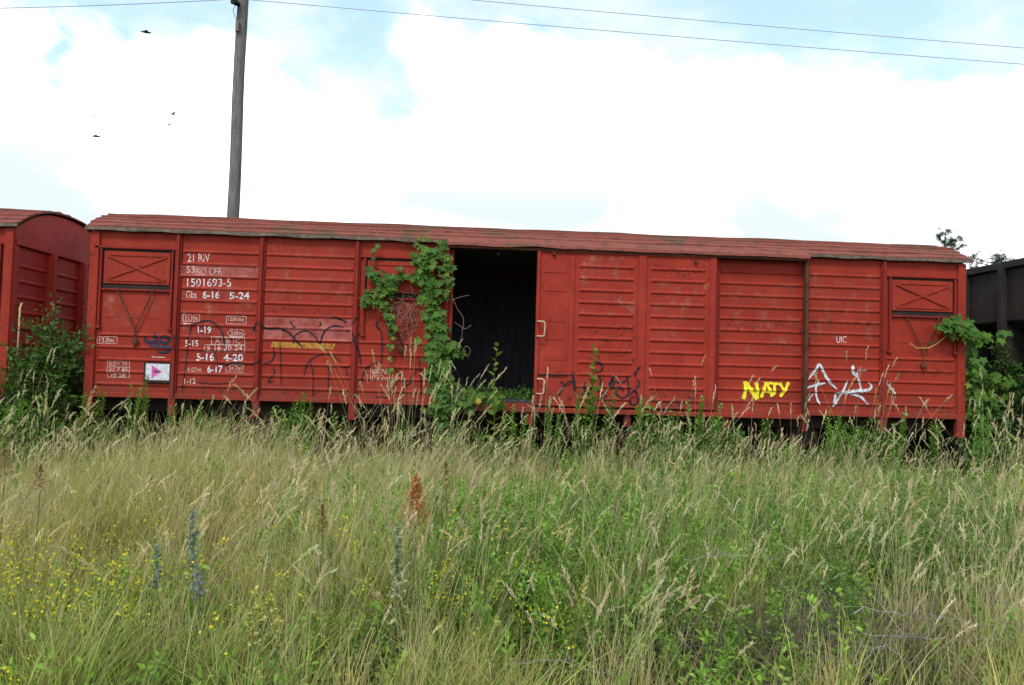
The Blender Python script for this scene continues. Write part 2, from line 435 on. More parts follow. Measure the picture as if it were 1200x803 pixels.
# ------------------------------------------------------------------ covered wagon
LEN, WID, Z0, Z1 = 12.78, 2.9, 1.20, 3.51
RIBZ = [1.352+.1735*k for k in range(12)]
def rib_prof(z, ribs=RIBZ, dep=.016, hw=.029, top=.008):
    if not len(ribs): return 0.0
    d = min(abs(z-r) for r in ribs)
    return dep if d <= top else (0.0 if d >= hw else dep*(hw-d)/(hw-top))
def ribbed_panel(x0, x1, z0, z1, ribs, y=0.0, inset=.035, taper=.03, dep=.016, hw=.029, top=.008, thick=.02):
    """sheet facing -y with pressed horizontal ribs"""
    b = MB(); zs = [z0]
    for r in ribs:
        if r-hw > z0 and r+hw < z1: zs += [r-hw, r-top, r+top, r+hw]
    zs.append(z1)
    xs = [x0, x0+inset, x0+inset+taper, x1-inset-taper, x1-inset, x1]; full = [0, 0, 1, 1, 0, 0]
    n = len(zs); rr = [r for r in ribs if r-hw > z0 and r+hw < z1]
    for x, fl in zip(xs, full):
        for z in zs: b.v.append((x, y-fl*rib_prof(z, rr, dep, hw, top), z))
    for i in range(len(xs)-1):
        for j in range(n-1): a = i*n+j; b.f.append((a, a+n, a+n+1, a+1))
    k = len(b.v)                                   # flat back and rim
    for x in (x0, x1):
        for z in (z0, z1): b.v.append((x, y+thick, z))
    b.f += [(k, k+1, k+3, k+2), (0, k, k+2, (len(xs)-1)*n), (n-1, len(xs)*n-1, k+3, k+1)]
    return b
def arch(y, rise=.40, w=WID, base=Z1):
    s = (y-w/2)/(w/2); return base+rise*(1-abs(s)**2.5)
def roof_strip(x0, x1, s0, s1, lift, over, n=3):
    """one longitudinal roof sheet between two arc parameters (0 near eave, 1 far eave), lower edge dressed proud of the one below"""
    b = MB(); W0, W1 = -over, WID+over
    nx = max(2, int((x1-x0)/.32))
    for i in range(nx+1):
        x = x0+(x1-x0)*i/nx
        for top in (1, 0):
            for j in range(n+1):
                s = s0+(s1-s0)*j/n; y = W0+(W1-W0)*s
                zz_ = Z1+.03+.385*(1-abs(2*s-1)**2.5)
                e = lift if j == 0 else (lift*.25 if j < n else 0)
                wav = .006*math.sin(x*2.1+s0*40)+.004*math.sin(x*5.3+s0*17)
                b.v.append((x, y, zz_+(e+.012+wav if top else -.006)))
    m = (n+1)*2
    for i in range(nx):
        for j in range(n):
            a = i*m+j; b.f.append((a, a+m, a+m+1, a+1)); c = i*m+n+1+j; b.f.append((c, c+1, c+m+1, c+m))
        a = i*m; b.f.append((a, a+n+1, a+n+1+m, a+m)); a = i*m+n; b.f.append((a, a+m, a+m+n+1, a+n+1))
    for i in (0, nx):
        q = i*m; f = [q+j for j in range(n+1)]+[q+n+1+j for j in range(n, -1, -1)]; b.f.append(tuple(f if i == 0 else f[::-1]))
    return b

def underframe(par, x0, detail=True):
    b = MB()
    for y in (.32, WID-.40): b.box(x0+.05, x0+LEN-.05, y, y+.08, Z0-.24, Z0-.02, .006)
    for k in range(9): x = x0+.5+k*1.47; b.box(x-.05, x+.05, .40, WID-.40, Z0-.20, Z0-.03)
    b.build('solebar', 'dark', par)
    f = MB(); f.box(x0+.02, x0+LEN-.02, .01, WID-.01, Z0-.018, Z0+.045); f.build('floor_frame', 'dark', par)
    wz = RAILTOP+.46
    for ax in (x0+2.39, x0+LEN-2.39):
        ws = MB(); ws.tube([(ax, YC-1.0, wz), (ax, YC+1.0, wz)], .075, 12)
        wset = ws.build('axle', 'dark', par)
        for sgn in (-1, 1):
            w = MB(); yy = YC+sgn*.75
            prof = [(-.065, .06), (-.065, .33), (-.05, .38), (-.065, .41), (-.065, .455), (.055, .465), (.07, .50), (.09, .50), (.09, .40), (.04, .37), (.03, .12), (.08, .12), (.08, .06)]
            n = 32; k = len(w.v)
            for (o, r_) in prof:
                for j in range(n):
                    a = 2*math.pi*j/n; w.v.append((ax+math.cos(a)*r_, yy-sgn*o, wz+math.sin(a)*r_))
            for i in range(len(prof)):
                for j in range(n):
                    a = i*n+j; c = i*n+(j+1) % n; d = ((i+1) % len(prof))*n+(j+1) % n; e = ((i+1) % len(prof))*n+j
                    w.f.append((a, c, d, e))
            w.build('wheel', 'rusty', wset)
            yb = YC+sgn*1.06
            ab = MB(); ab.box(ax-.15, ax+.15, min(yb, yb+sgn*.16), max(yb, yb+sgn*.16), wz-.14, wz+.14, .03)
            ab.build('axlebox', 'dark', par)
            sp = MB()
            for q in range(6):
                hl = .60-.085*q; sp.box(ax-hl, ax+hl, yb-.045, yb+.045, wz+.28-.02*q-.018, wz+.28-.02*q, .004)
            for e in (-1, 1): sp.bar((ax+e*.60, yb+.03, wz+.27), (ax+e*.70, yb+.03, Z0-.16), .05, .05)
            sp.build('leaf_spring', 'dark', par)
            g = MB()
            for e in (-1, 1): g.bar((ax+e*.20, yb-sgn*.05, wz-.18), (ax+e*.30, yb-sgn*.05, Z0-.1), .08, .02)
            g.bar((ax-.2, yb-sgn*.05, wz-.2), (ax+.2, yb-sgn*.05, wz-.2), .05, .02)
            g.build('axle_guard', 'dark', par)
    t = MB(); t.tube([(x0+4.4, .9, .88), (x0+5.5, .9, .88)], .17, 16); t.build('air_reservoir', 'dark', par, True)
    r_ = MB(); r_.tube([(x0+3.4, .55, .80), (x0+9.6, .55, .80)], .022, 6); r_.build('brake_rod', 'rusty', par)
    for e in (0, 1):
        xe = x0 if e == 0 else x0+LEN; sx = -1 if e == 0 else 1
        bb = MB(); bb.box(min(xe, xe+sx*.04), max(xe, xe+sx*.04), .03, WID-.03, Z0-.27, Z0+.06, .01); bb.build('buffer_beam', 'dark', par)
        for yy in (YC-.87, YC+.87):
            bf = MB(); bf.tube([(xe+sx*.04, yy, 1.07), (xe+sx*.26, yy, 1.07)], .13, 14); bf.tube([(xe+sx*.26, yy, 1.07), (xe+sx*.47, yy, 1.07)], .085, 12)
            bf.tube([(xe+sx*.47, yy, 1.07), (xe+sx*.50, yy, 1.07)], .225, 20); bf.build('buffer', 'dark', par)
        cp = MB(); cp.tube([(xe+sx*.04, YC, 1.02), (xe+sx*.2, YC, 1.0), (xe+sx*.4, YC, .98), (xe+sx*.47, YC, .86), (xe+sx*.44, YC, .66)], .035, 8); cp.build('coupling', 'dark', par)
        for yy in (YC-.35, YC+.3):
            h = MB(); h.tube([(xe+sx*.05, yy, .98), (xe+sx*.2, yy, .93), (xe+sx*.28, yy, .72), (xe+sx*.22, yy, .52), (xe+sx*.1, yy, .45)], .022, 6); h.build('brake_hose', 'dark', par)

def end_wall(par, x, sx, mat, gable=True):
    """end of the wagon, facing sx along x; ribbed sheets between posts, arched gable above"""
    posts = [0.06, WID/3, 2*WID/3, WID-.06]
    for k in range(3):
        ya, yb = posts[k]+.05, posts[k+1]-.05
        p = ribbed_panel(0, yb-ya, Z0, 3.26, [1.44+.173*i*1.28 for i in range(8)], dep=.022, hw=.034, thick=.02)
        p.v = [((x+sx*(-yy_)) , ya+xx if sx > 0 else yb-xx, zz_) for (xx, yy_, zz_) in p.v]
        p.build('end_panel', mat, par)
    for k, yy in enumerate(posts):
        w = .05 if k in (1, 2) else .055
        pr = .10 if k in (1, 2) else .022
        m = MB(); m.box(x-.01 if sx > 0 else x-pr, x+pr if sx > 0 else x+.01, yy-w, yy+w, Z0-.02, 3.27, .008)
        m.build('end_post', mat, par)
    m = MB(); m.box(x-.012 if sx > 0 else x-.05, x+.05 if sx > 0 else x+.012, .04, WID-.04, 3.27, 3.35, .006); m.build('end_rail', mat, par)
    g = MB(); n = 22; k = 0
    for xx in (x-.01, x+.015) if sx > 0 else (x-.015, x+.01):
        for i in range(n+1): y = WID*i/n; g.v += [(xx, y, 3.35), (xx, y, arch(y)-.02)]
    m2 = (n+1)*2
    for i in range(n):
        a = 2*i; g.f += [(a, a+2, a+3, a+1), (a+m2, a+m2+1, a+m2+3, a+m2+2), (a+1, a+3, a+3+m2, a+1+m2), (a, a+m2, a+m2+2, a+2)]
    g.build('gable_sheet', mat, par)

def roof(par, x0, x1):
    over = .07
    b = MB(); n = 24                                # closed liner under the sheets
    for x in (x0+.02, x1-.02):
        for i in range(n+1): y = WID*i/n; b.v += [(x, y, Z1-.015), (x, y, arch(y)-.012)]
    m2 = (n+1)*2
    for i in range(n):
        a = 2*i; b.f += [(a, a+1, a+3, a+2), (a+m2, a+m2+2, a+m2+3, a+m2+1), (a+1, a+1+m2, a+3+m2, a+3)]
    rf = b.build('roof', 'roof', par)
    cuts = [0, .045, .095, .15, .215, .29, .37, .46, .57, .655, .735, .81, .88, .945, 1]
    for i in range(len(cuts)-1):
        s0, s1 = cuts[i], cuts[i+1]
        far = s0 >= .5
        st_ = roof_strip(x0-.07, x1+.07, s0, s1 if not far else s1, .024 if not far else .0, over)
        st_.build('roof_sheet', 'roof', rf)
    for far in (0, 1):
        e = MB(); y = -over if not far else WID+over; nx = 60; sg = -1 if not far else 1
        for i in range(nx+1):
            x = x0-.075+(x1-x0+.15)*i/nx
            j = .006*math.sin(i*1.7)+.005*random.uniform(-1, 1)
            bend = 0
            for (yy, zz_) in ((y+sg*.006, Z1+.045), (y+sg*(.014), Z1+.002+j), (y-sg*.02, Z1+.002+j), (y-sg*.02, Z1+.028)): e.v.append((x, yy, zz_))
        for i in range(nx):
            for q in range(4): a = i*4+q; c = i*4+(q+1) % 4; e.f.append((a, c, c+4, a+4))
        e.f += [(3, 2, 1, 0), (nx*4, nx*4+1, nx*4+2, nx*4+3)]
        e.build('roof_edge', 'roof_edge', rf)

def hatch(par, xa, xb, dull=False, opened=.0):
    """ventilation hatch: sliding X-braced shutter between two guides with link rods underneath"""
    mt = 'red'
    zt, zb = 3.225, 2.765
    m = MB(); m.box(xa-.10, xb+.06, -.035, -.001, 3.262, 3.298, .006); m.build('hatch_rail', 'red_post', par)
    s = MB(); s.box(xa-.02, xb+.02, -.004, .015, zb-.07, 3.262); s.build('hatch_slot_shade', 'dark', par)  # dark plate standing in for the shade inside the hatch slot
    h = MB(); h.box(xa+.035, xb-.035, -.022, -.004, zb, zt, .005)
    for (p, q) in (((xa+.09, zt-.05), (xb-.09, zt-.05)), ((xa+.09, zb+.05), (xb-.09, zb+.05))): h.bar((p[0], -.0215, p[1]), (q[0], -.0215, q[1]), .022, .012)
    sh = h.build('hatch_shutter', mt, par)
    x_ = MB(); x_.bar((xa+.09, -.0218, zt-.065), (xb-.09, -.0218, zb+.065), .028, .020); x_.bar((xa+.09, -.0215, zb+.065), (xb-.09, -.0215, zt-.065), .026, .015)
    x_.build('cross_brace', 'red', sh)
    for x in (xa, xb):
        g = MB(); g.box(x-.014, x+.014, -.045, -.003, 2.16, 3.255, .004); g.box(x-.03, x+.03, -.05, -.002, 2.13, 2.165, .004); g.build('hatch_guide', 'red_post', par)
    ld = MB(); ld.box(xa+.02, xb-.02, -.040, -.002, zb-.095, zb-.070, .004); ld.build('hatch_ledge', 'red_post', par)
    xm = (xa+xb)/2; r = MB(); w = (xb-xa)*.26
    for e in (-1, 1): r.tube([(xm+e*w, -.045, zb-.05), (xm+e*w*.9, -.05, zb-.13), (xm+.02, -.045, 2.13)], .009, 5)
    r.tube([(xm+.02, -.045, 2.15), (xm+.02, -.045, 1.88)], .011, 5); r.box(xm-.02, xm+.06, -.06, -.025, 1.93, 1.99)
    r.build('link_rod', 'rusty', par)

def wagon(x0, label, full):
    w = thing('covered_wagon', label, 'freight wagon', (x0+LEN/2, YC, RAILTOP))
    posts = [0, 1.209, 2.374, 3.727, 5.023, 6.39, 7.66, 8.983, 10.331, 11.519, 12.78]
    lo = [r_ for r_ in RIBZ if r_ < 2.12]
    bays = {0: 'h', 1: 'r', 2: 'r', 3: 'h', 4: None, 5: None, 6: 'r', 7: 'r', 8: 'r', 9: 'h'}
    sides = ((0, 1), (WID, -1))
    for ysd, sg in sides:
        near = sg == 1
        for k in range(10):
            typ = bays[k]; xa, xb = posts[k], posts[k+1]
            if typ is None and near and full: continue
            rb = lo if typ == 'h' else RIBZ
            p = ribbed_panel(x0+xa+(.0 if k else .10), x0+xb-(0 if k < 9 else .10), Z0, Z1, rb)
            if not near: p.v = [(x, WID-y, z) for (x, y, z) in p.v]; p.f = [f[::-1] for f in p.f]
            p.build('side_panel', 'red', w)
            if typ == 'h' and near:
                # pressed outlines in the plate below the shutter
                e = MB()
                for q in range(3):
                    xx = x0+xa+.22+q*.28; e.box(xx, xx+.19, -.006, -.0005, 2.29, 2.301); 
                tag(e.build('pressed_plate', 'red', w), kind='stuff')
                xa2, xb2 = (xa+.15, xb-.075) if k == 0 else ((xa+.095, xb-.16) if k == 9 else (xa+.11, xb-.13))
                hatch(w, x0+xa2, x0+xb2)
        for k in range(1, 10):
            if near and full and k in (5, 6): continue
            x = x0+posts[k]; b = MB()
            hw = .045
            if near:
                b.box(x-hw, x+hw, -.030, -.001, Z0-.02, Z1-.012, .004); b.box(x-.022, x+.022, -.062, -.0301, Z0-.05, Z1-.014, .006)
            else: b.box(x-hw, x+hw, WID+.001, WID+.06, Z0-.02, Z1-.012, .006)
            po = b.build('side_post', 'red_post', w)
            br = MB(); y = -.055 if near else WID-.06
            br.box(x-.05, x+.05, y, y+.11, Z0-.27, Z0-.021, .008); br.build('post_bracket', 'red_post', w)
        for k, x in ((0, x0), (1, x0+LEN)):
            b = MB(); xa, xb = (x-.01, x+.115) if k == 0 else (x-.115, x+.01)
            ya, yb = (-.035, .06) if near else (WID-.06, WID+.035)
            b.box(xa, xb, ya, yb, Z0-.31, Z1-.013, .008); b.build('corner_post', 'red', w)
        b = MB(); y0, y1 = (-.028, .03) if near else (WID-.03, WID+.028)
        if near: b.box(x0+.116, x0+LEN-.116, y0, y1, Z0-.035, Z0+.035, .006)
        else: b.box(x0+.1, x0+LEN-.1, y0, y1, Z0-.035, Z0+.035, .006)
        b.build('bottom_rail', 'red', w)
    roof(w, x0, x0+LEN); underframe(w, x0)
    end_wall(w, x0, -1, 'red_end'); end_wall(w, x0+LEN, 1, 'red_end')
    rv = MB()                                        # rivet heads on posts and corner plates
    for xr in [x0+.03, x0+LEN-.03]+[x0+p_+s_ for p_ in posts[1:10] for s_ in (-.034, .034) if not (full and p_ in (posts[5], posts[6]))]:
        yy = -.036 if abs(xr-x0) < .1 or abs(xr-x0-LEN) < .1 else -.031
        for k in range(16): z = Z0+.08+k*.145; rv.box(xr-.006, xr+.006, yy-.005, yy+.001, z-.006, z+.006)
    tag(rv.build('rivets', 'rusty', w), kind='stuff')
    return w

main = wagon(0.0, 'long red covered wagon with its sliding door open and a vine growing up its side', True)
left = wagon(-LEN-1.07, 'red covered wagon behind the leafy bush, showing its ribbed end and arched gable', False)

# --- door, opening and interior of the main wagon
DY = -.135
xdl = at(628.5, 350, DY).x; xdr = at(838.5, 380, DY).x
dz0 = at(730, 478, DY).z; dz1 = Z1-.03
door = MB(); door.box(xdl, xdr, DY+.001, DY+.035, dz0, dz1)
dr = door.build('sliding_door', 'red_door', main)
DR = [dz0+.12+.1735*k for k in range(12)]
x1a = at(673, 380, DY).x; x1b = at(746, 380, DY).x; x2a = at(757, 380, DY).x; x2b = at(830, 380, DY).x
for (a, b_) in ((x1a, x1b), (x2a, x2b)):
    p = ribbed_panel(a, b_, dz0+.03, dz1-.07, DR, DY, .045, .03, .017, .029, .009, .0008); p.build('door_panel', 'red_door', dr)
def frame_bar(xa, xb, za, zb, y0, y1, name='door_frame', mat='red_door', par=dr, bev=.005):
    b = MB(); b.box(xa, xb, y0, y1, za, zb, bev); return b.build(name, mat, par)
frame_bar(xdl, xdl+.05, dz0, dz1, DY-.022, DY); frame_bar(x1a-.085, x1a-.008, dz0+.36, dz1-.12, DY-.014, DY)
frame_bar(x1b+.012, x2a-.012, dz0, dz1-.062, DY-.026, DY); frame_bar(x2b+.01, xdr, dz0, dz1-.002, DY-.018, DY)
frame_bar(xdl+.051, x2b+.009, dz1-.06, dz1-.001, DY-.016, DY); frame_bar(xdl+.051, x1b+.011, dz0+.001, dz0+.028, DY-.016, DY)
frame_bar(x2a-.01, x2b+.009, dz0+.001, dz0+.028, DY-.0155, DY)
zsplit = at(650, 439, DY).z
frame_bar(xdl+.052, x1a-.002, zsplit-.006, zsplit+.010, DY-.030, DY, 'door_seam', 'rusty')
for k, (za, zb) in enumerate(((3.13, 3.27), (2.86, 3.06), (2.42, 2.62), (2.16, 2.36), (1.87, 2.06))):
    frame_bar(xdl+.10, x1a-.12, za, zb, DY-.005, DY, 'pressed_panel', 'red_door', dr, .003)
for (ua, va, ub, vb) in ((629.5, 377, 637.5, 394.5), (629, 444, 636.5, 461.5)):
    a = at(ua, va, DY); b_ = at(ub, vb, DY); h = MB(); yo = DY-.075
    h.tube([(a.x, DY-.01, a.z), (a.x, yo, a.z), (b_.x-.02, yo-.01, a.z), (b_.x, yo-.01, a.z-.02), (b_.x, yo-.01, b_.z+.02), (b_.x-.02, yo-.01, b_.z), (a.x, yo, b_.z), (a.x, DY-.01, b_.z)], .011, 7)
    h.build('door_handle', 'cream', dr, True)
for (u, v) in ((649, 298), (815, 307)):
    p = at(u, v, DY); h = MB(); h.box(p.x-.025, p.x+.025, DY-.045, DY-.016, p.z-.02, p.z+.02, .006); h.build('door_roller', 'rusty', dr)
# upper track with its sheet hood, buckled over the opening; lower track
xt0, xt1 = at(526, 288, -.1).x, at(945.5, 303, -.1).x
tb = MB(); tb.box(xt0, xt1, -.16, -.075, Z1-.075, Z1-.033, .006); tb.build('door_track', 'rusty', main)
hd = MB(); nx = 70
for i in range(nx+1):
    x = xt0-.02+(xt1-xt0+.04)*i/nx; s = i/nx
    buck = .018*math.exp(-((s-.235)/.05)**2)+.012*math.exp(-((s-.36)/.03)**2)+.003*math.sin(s*31)+.003*random.uniform(-1, 1)
    for (yy, zq) in ((-.05, Z1+.075), (-.185-buck*.5, Z1+.005+buck*.5), (-.195-buck*.5, Z1-.040+buck), (-.183-buck*.5, Z1-.040+buck), (-.175, Z1-.01), (-.05, Z1+.05)): hd.v.append((x, yy, zq))
for i in range(nx):
    for q in range(6): a = i*6+q; c = i*6+(q+1) % 6; hd.f.append((a, c, c+6, a+6))
hd.f += [(5, 4, 3, 2, 1, 0), tuple(nx*6+q for q in range(6))]
hd.build('door_hood', 'roof', main)
lt = MB(); lt.box(xt0+.03, xt1, -.17, -.03, dz0-.10, dz0-.028, .006); lt.build('lower_track', 'red', main)
pl = MB(); pl.box(5.065, 5.11, -.05, .03, Z0-.02, Z1-.014, .006); pl.build('door_pillar', 'red_post', main)
pl = MB(); pl.box(7.60, 7.66, -.03, .03, Z0-.02, Z1-.014, .006); pl.build('door_pillar', 'red_post', main)
px = at(945, 400, -.06).x
pl = MB(); pl.box(px-.055, px-.01, -.15, -.0625, Z0-.10, Z1-.08, .006); pl.box(px-.05, px+.05, -.10, -.0626, 2.28, 2.36, .01); pl.build('door_stop_post', 'rusty', main)
for u in (735, 850, 620): 
    p = at(u, 485, -.1); b = MB(); b.box(p.x-.05, p.x+.05, -.13, -.03, Z0-.27, dz0-.101, .008); b.build('track_bracket', 'red_post', main)
# interior
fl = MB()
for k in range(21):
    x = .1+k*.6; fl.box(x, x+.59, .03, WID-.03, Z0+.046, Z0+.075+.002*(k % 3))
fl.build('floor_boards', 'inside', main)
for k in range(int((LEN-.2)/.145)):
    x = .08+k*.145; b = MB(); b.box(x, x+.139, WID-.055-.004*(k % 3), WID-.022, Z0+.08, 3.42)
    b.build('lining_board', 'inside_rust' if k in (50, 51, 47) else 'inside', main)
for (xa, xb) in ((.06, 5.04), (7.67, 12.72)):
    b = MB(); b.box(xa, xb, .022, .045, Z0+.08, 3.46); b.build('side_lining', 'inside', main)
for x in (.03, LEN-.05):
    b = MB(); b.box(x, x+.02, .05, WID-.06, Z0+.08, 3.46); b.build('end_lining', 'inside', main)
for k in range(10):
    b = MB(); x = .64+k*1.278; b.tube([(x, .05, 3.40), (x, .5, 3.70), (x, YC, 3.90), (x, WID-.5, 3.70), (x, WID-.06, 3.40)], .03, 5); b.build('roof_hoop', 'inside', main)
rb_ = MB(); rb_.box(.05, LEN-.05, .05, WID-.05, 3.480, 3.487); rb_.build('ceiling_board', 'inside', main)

# ------------------------------------------------------------------ writing and paint on the wagon side
POSTX = [1.209, 2.374, 3.727, 5.023, 8.983, 10.331, 11.519]
HB = [(0, 1.209), (3.727, 5.023), (11.519, 12.78)]
def surf(x, z):
    """y of the painted side at (x, z), following the ribs, posts and the door"""
    if xdl < x < xdr and z > dz0 and z < dz1:
        if x1b+.012 < x < x2a-.012: return DY-.026
        if x1a+.06 < x < x1b-.06 or x2a+.06 < x < x2b-.06: return DY-rib_prof(z, DR, .017, .029, .009)
        if x < xdl+.05: return DY-.022
        if x1a-.085 < x < x1a-.008: return DY-.014
        return DY-.005
    for p_ in POSTX:
        if abs(x-p_) < .022: return -.062
        if abs(x-p_) < .045: return -.030
    for a, b_ in HB:
        if a < x < b_: return -rib_prof(z, [r_ for r_ in RIBZ if r_ < 2.12])
    return -rib_prof(z)
EPS = [.0022]
def eps():
    EPS[0] += .00006; return EPS[0]
def ribbon(b, pts, w, plane=-.01, tap=True):
    """spray line through photograph-space control points, laid on the real side surface"""
    P = [at(u, v, plane) for (u, v) in pts]; P = [Vector((p.x, 0, p.z)) for p in P]
    Q = []                                           # catmull-rom
    for i in range(len(P)-1):
        p0 = P[max(i-1, 0)]; p1 = P[i]; p2 = P[i+1]; p3 = P[min(i+2, len(P)-1)]
        n = max(2, int((p2-p1).length/.010))
        for k in range(n):
            t = k/n; Q.append(.5*((2*p1)+(-p0+p2)*t+(2*p0-5*p1+4*p2-p3)*t*t+(-p0+3*p1-3*p2+p3)*t**3))
    Q.append(P[-1]); k0 = len(b.v); n = len(Q); e = eps()
    for i, q in enumerate(Q):
        d = (Q[min(i+1, n-1)]-Q[max(i-1, 0)]); d = d.normalized() if d.length > 1e-9 else Vector((1, 0, 0))
        nr = Vector((-d.z, 0, d.x)); s = i/(n-1)
        ww = w/2*(1 if not tap else min(1, .35+4*min(s, 1-s)))*(1+.12*math.sin(i*.7))
        for sgn in (-1, 1):
            a = q+nr*ww*sgn; b.v.append((a.x, surf(a.x, a.z)-e, a.z))
    for i in range(n-1): a = k0+2*i; b.f.append((a, a+1, a+3, a+2))
def patch(name, quad, mat, label=None):
    """conforming painted area between four photograph-space corners (tl, tr, br, bl)"""
    c = [at(u, v, 0) for u, v in quad]; nx, nz = 24, 60; b = MB(); e = eps()
    for i in range(nx+1):
        s = i/nx; top = c[0].lerp(c[1], s); bot = c[3].lerp(c[2], s)
        for j in range(nz+1):
            p = top.lerp(bot, j/nz); b.v.append((p.x, surf(p.x, p.z)-e, p.z))
    for i in range(nx):
        for j in range(nz): a = i*(nz+1)+j; b.f.append((a, a+1, a+nz+2, a+nz+1))
    o = b.build(name, mat, main)
    if label: o['label'] = label
    return o
def letters(txt, box, mat, bold=0.0, par=main, plane=0.0, name='lettering'):
    """txt stretched into photograph box (u0, v0, u1, v1) on the side"""
    cu = bpy.data.curves.new('txt', 'FONT'); cu.body = txt; cu.offset = bold; cu.resolution_u = 3; cu.fill_mode = 'FRONT'
    ob = bpy.data.objects.new('txt', cu); C.objects.link(ob); dg = bpy.context.evaluated_depsgraph_get()
    me = bpy.data.meshes.new_from_object(ob.evaluated_get(dg)); bpy.data.objects.remove(ob); bpy.data.curves.remove(cu)
    n = len(me.vertices); co = np.empty(n*3); me.vertices.foreach_get('co', co); co = co.reshape(-1, 3)
    lo_, hi = co.min(0), co.max(0)
    u0, v0, u1, v1 = box; a = at(u0, v0, plane); c = at(u1, v0, plane); d = at(u0, v1, plane)
    s = (co[:, 0]-lo_[0])/(hi[0]-lo_[0]); t = (hi[1]-co[:, 1])/(hi[1]-lo_[1]+1e-9)
    ex = c-a; ez = d-a; out = np.empty_like(co); e = eps()
    out[:, 0] = a.x+s*ex.x+t*ez.x; out[:, 2] = a.z+s*ex.z+t*ez.z
    out[:, 1] = [surf(x, z)-e-.001 for x, z in zip(out[:, 0], out[:, 2])] if plane == 0.0 else plane
    me.vertices.foreach_set('co', out.ravel()); me.update(); me.materials.clear(); me.materials.append(M[mat])
    o = bpy.data.objects.new(name, me); C.objects.link(o); o.parent = par
    return o
def outline(pts, mat='faint_print', w=.007, name='marking_frame'):
    b = MB()
    for i in range(len(pts)): ribbon(b, [pts[i], pts[(i+1) % len(pts)]], w, 0, False)
    return b.build(name, mat, main)
def rect(u0, v0, u1, v1, **k):
    s = .022
    return outline([(u0, v0), (u1, v0+(u1-u0)*s), (u1, v1+(u1-u0)*s), (u0, v1)], **k)

# scuffed and rusting bands
M['scuff'] = print_mat('dark_scuffs', (.070, .028, .022), .60, .07, 15)
M['chalk'] = print_mat('chalky_fading', (.37, .088, .058), .61, .15, 5)
for q, m_ in (([(309, 360), (412, 363), (412, 371), (309, 368)], 'scuff'), ([(1040, 474), (1118, 477), (1118, 487), (1040, 484)], 'scuff'), ([(1040, 430), (1118, 433), (1118, 441), (1040, 438)], 'scuff'),
    ([(629, 460), (672, 462), (672, 477), (627, 475)], 'scuff'), ([(629, 432), (672, 434), (672, 444), (629, 442)], 'scuff'), ([(310, 455), (410, 458), (410, 468), (310, 465)], 'scuff'), ([(214, 452), (298, 455), (298, 463), (214, 460)], 'scuff'),
    ([(845, 374), (940, 377), (940, 390), (845, 387)], 'scuff'), ([(949, 372), (1030, 375), (1030, 388), (949, 385)], 'scuff'), ([(118, 455), (198, 458), (198, 465), (118, 462)], 'scuff'), ([(762, 310), (830, 313), (830, 330), (762, 327)], 'scuff'),
    ([(690, 380), (742, 382), (742, 425), (690, 423)], 'scuff'), ([(1118, 420), (1128, 421), (1128, 470), (1118, 469)], 'scuff'), ([(850, 472), (938, 475), (938, 484), (850, 481)], 'scuff'), ([(762, 455), (832, 458), (832, 478), (762, 475)], 'scuff'),
    ([(680, 300), (742, 302), (742, 372), (680, 370)], 'chalk'), ([(762, 330), (830, 333), (830, 400), (762, 397)], 'chalk'), ([(845, 330), (938, 333), (938, 420), (845, 417)], 'chalk'), ([(950, 320), (1030, 323), (1030, 400), (950, 397)], 'chalk'),
    ([(310, 285), (412, 288), (412, 355), (310, 352)], 'chalk'), ([(214, 330), (300, 333), (300, 440), (214, 437)], 'chalk'), ([(122, 345), (200, 348), (200, 385), (122, 382)], 'chalk')):
    tag(patch('scuffed_band' if m_ == 'scuff' else 'faded_area', q, m_), kind='stuff')
patch('faded_patch', [(212.5, 310.5), (304.5, 313), (303.5, 325.5), (211.5, 323.5)], 'pink_patch', 'faded pinkish rectangle behind the second line of lettering')
patch('faded_patch', [(310.5, 371), (413.5, 374), (412.5, 400.5), (308.5, 396.5)], 'pink_patch', 'large faded pinkish rectangle crossed by black spray lines')
patch('ochre_bar', [(319, 400.5), (393.5, 403), (390.5, 409.5), (317, 407)], 'ochre_patch', 'ochre painted bar')
wp = 'white_print'; fp = 'faint_print'
for txt, bx, mt, bo in (
    ('21 RIV', (220, 297.5, 246, 307), wp, .0), ('53', (218.5, 312, 228.5, 320), fp, .01), ('RO CFR', (230.5, 314, 260, 322.5), fp, -.012),
    ('1501693-5', (219.5, 326.5, 271, 336), wp, .0), ('Gbs', (218, 341, 230.5, 349.5), fp, .01), ('6-16', (237.5, 341.5, 257.5, 350), wp, .02),
    ('5-24', (269, 342.5, 292.5, 351), wp, .02), ('15.30m', (218, 370, 232, 376), fp, 0), ('12800kg', (268, 372, 286, 378), fp, 0),
    ('1-19', (232, 382.5, 247.5, 391), wp, .02), ('330m', (270.5, 388, 284.5, 393.5), fp, 0), ('5-15', (217, 399, 232.5, 406), wp, .01),
    ('A  B  C', (252, 397, 282, 402.5), fp, 0), ('S 16 20 24', (243, 405, 284, 411), fp, 0), ('5-16', (230.5, 414, 251, 423), wp, .02),
    ('4-20', (262, 415, 285, 423.5), wp, .02), ('14.02m', (217, 430.5, 236, 436), fp, 0), ('6-17', (243, 428.5, 261, 437), wp, .02),
    ('24.7m', (268, 429, 283, 434.5), fp, 0), ('1-12', (216, 443.5, 229.5, 450), fp, .01), ('12.8m', (116.5, 396, 134, 401.5), fp, .01),
    ('REV 76', (128, 424.5, 150, 429), fp, 0), ('22 7 85', (128, 431, 150, 435.5), fp, 0), ('IT 28', (131, 438, 147, 442), fp, 0),
    ('68 76', (436, 433, 454, 438.5), fp, 0), ('ITS 2m', (436, 440, 455, 445.5), fp, 0), ('UIC', (980, 394, 991.5, 402), wp, .0)):
    letters(txt, bx, mt, bo)
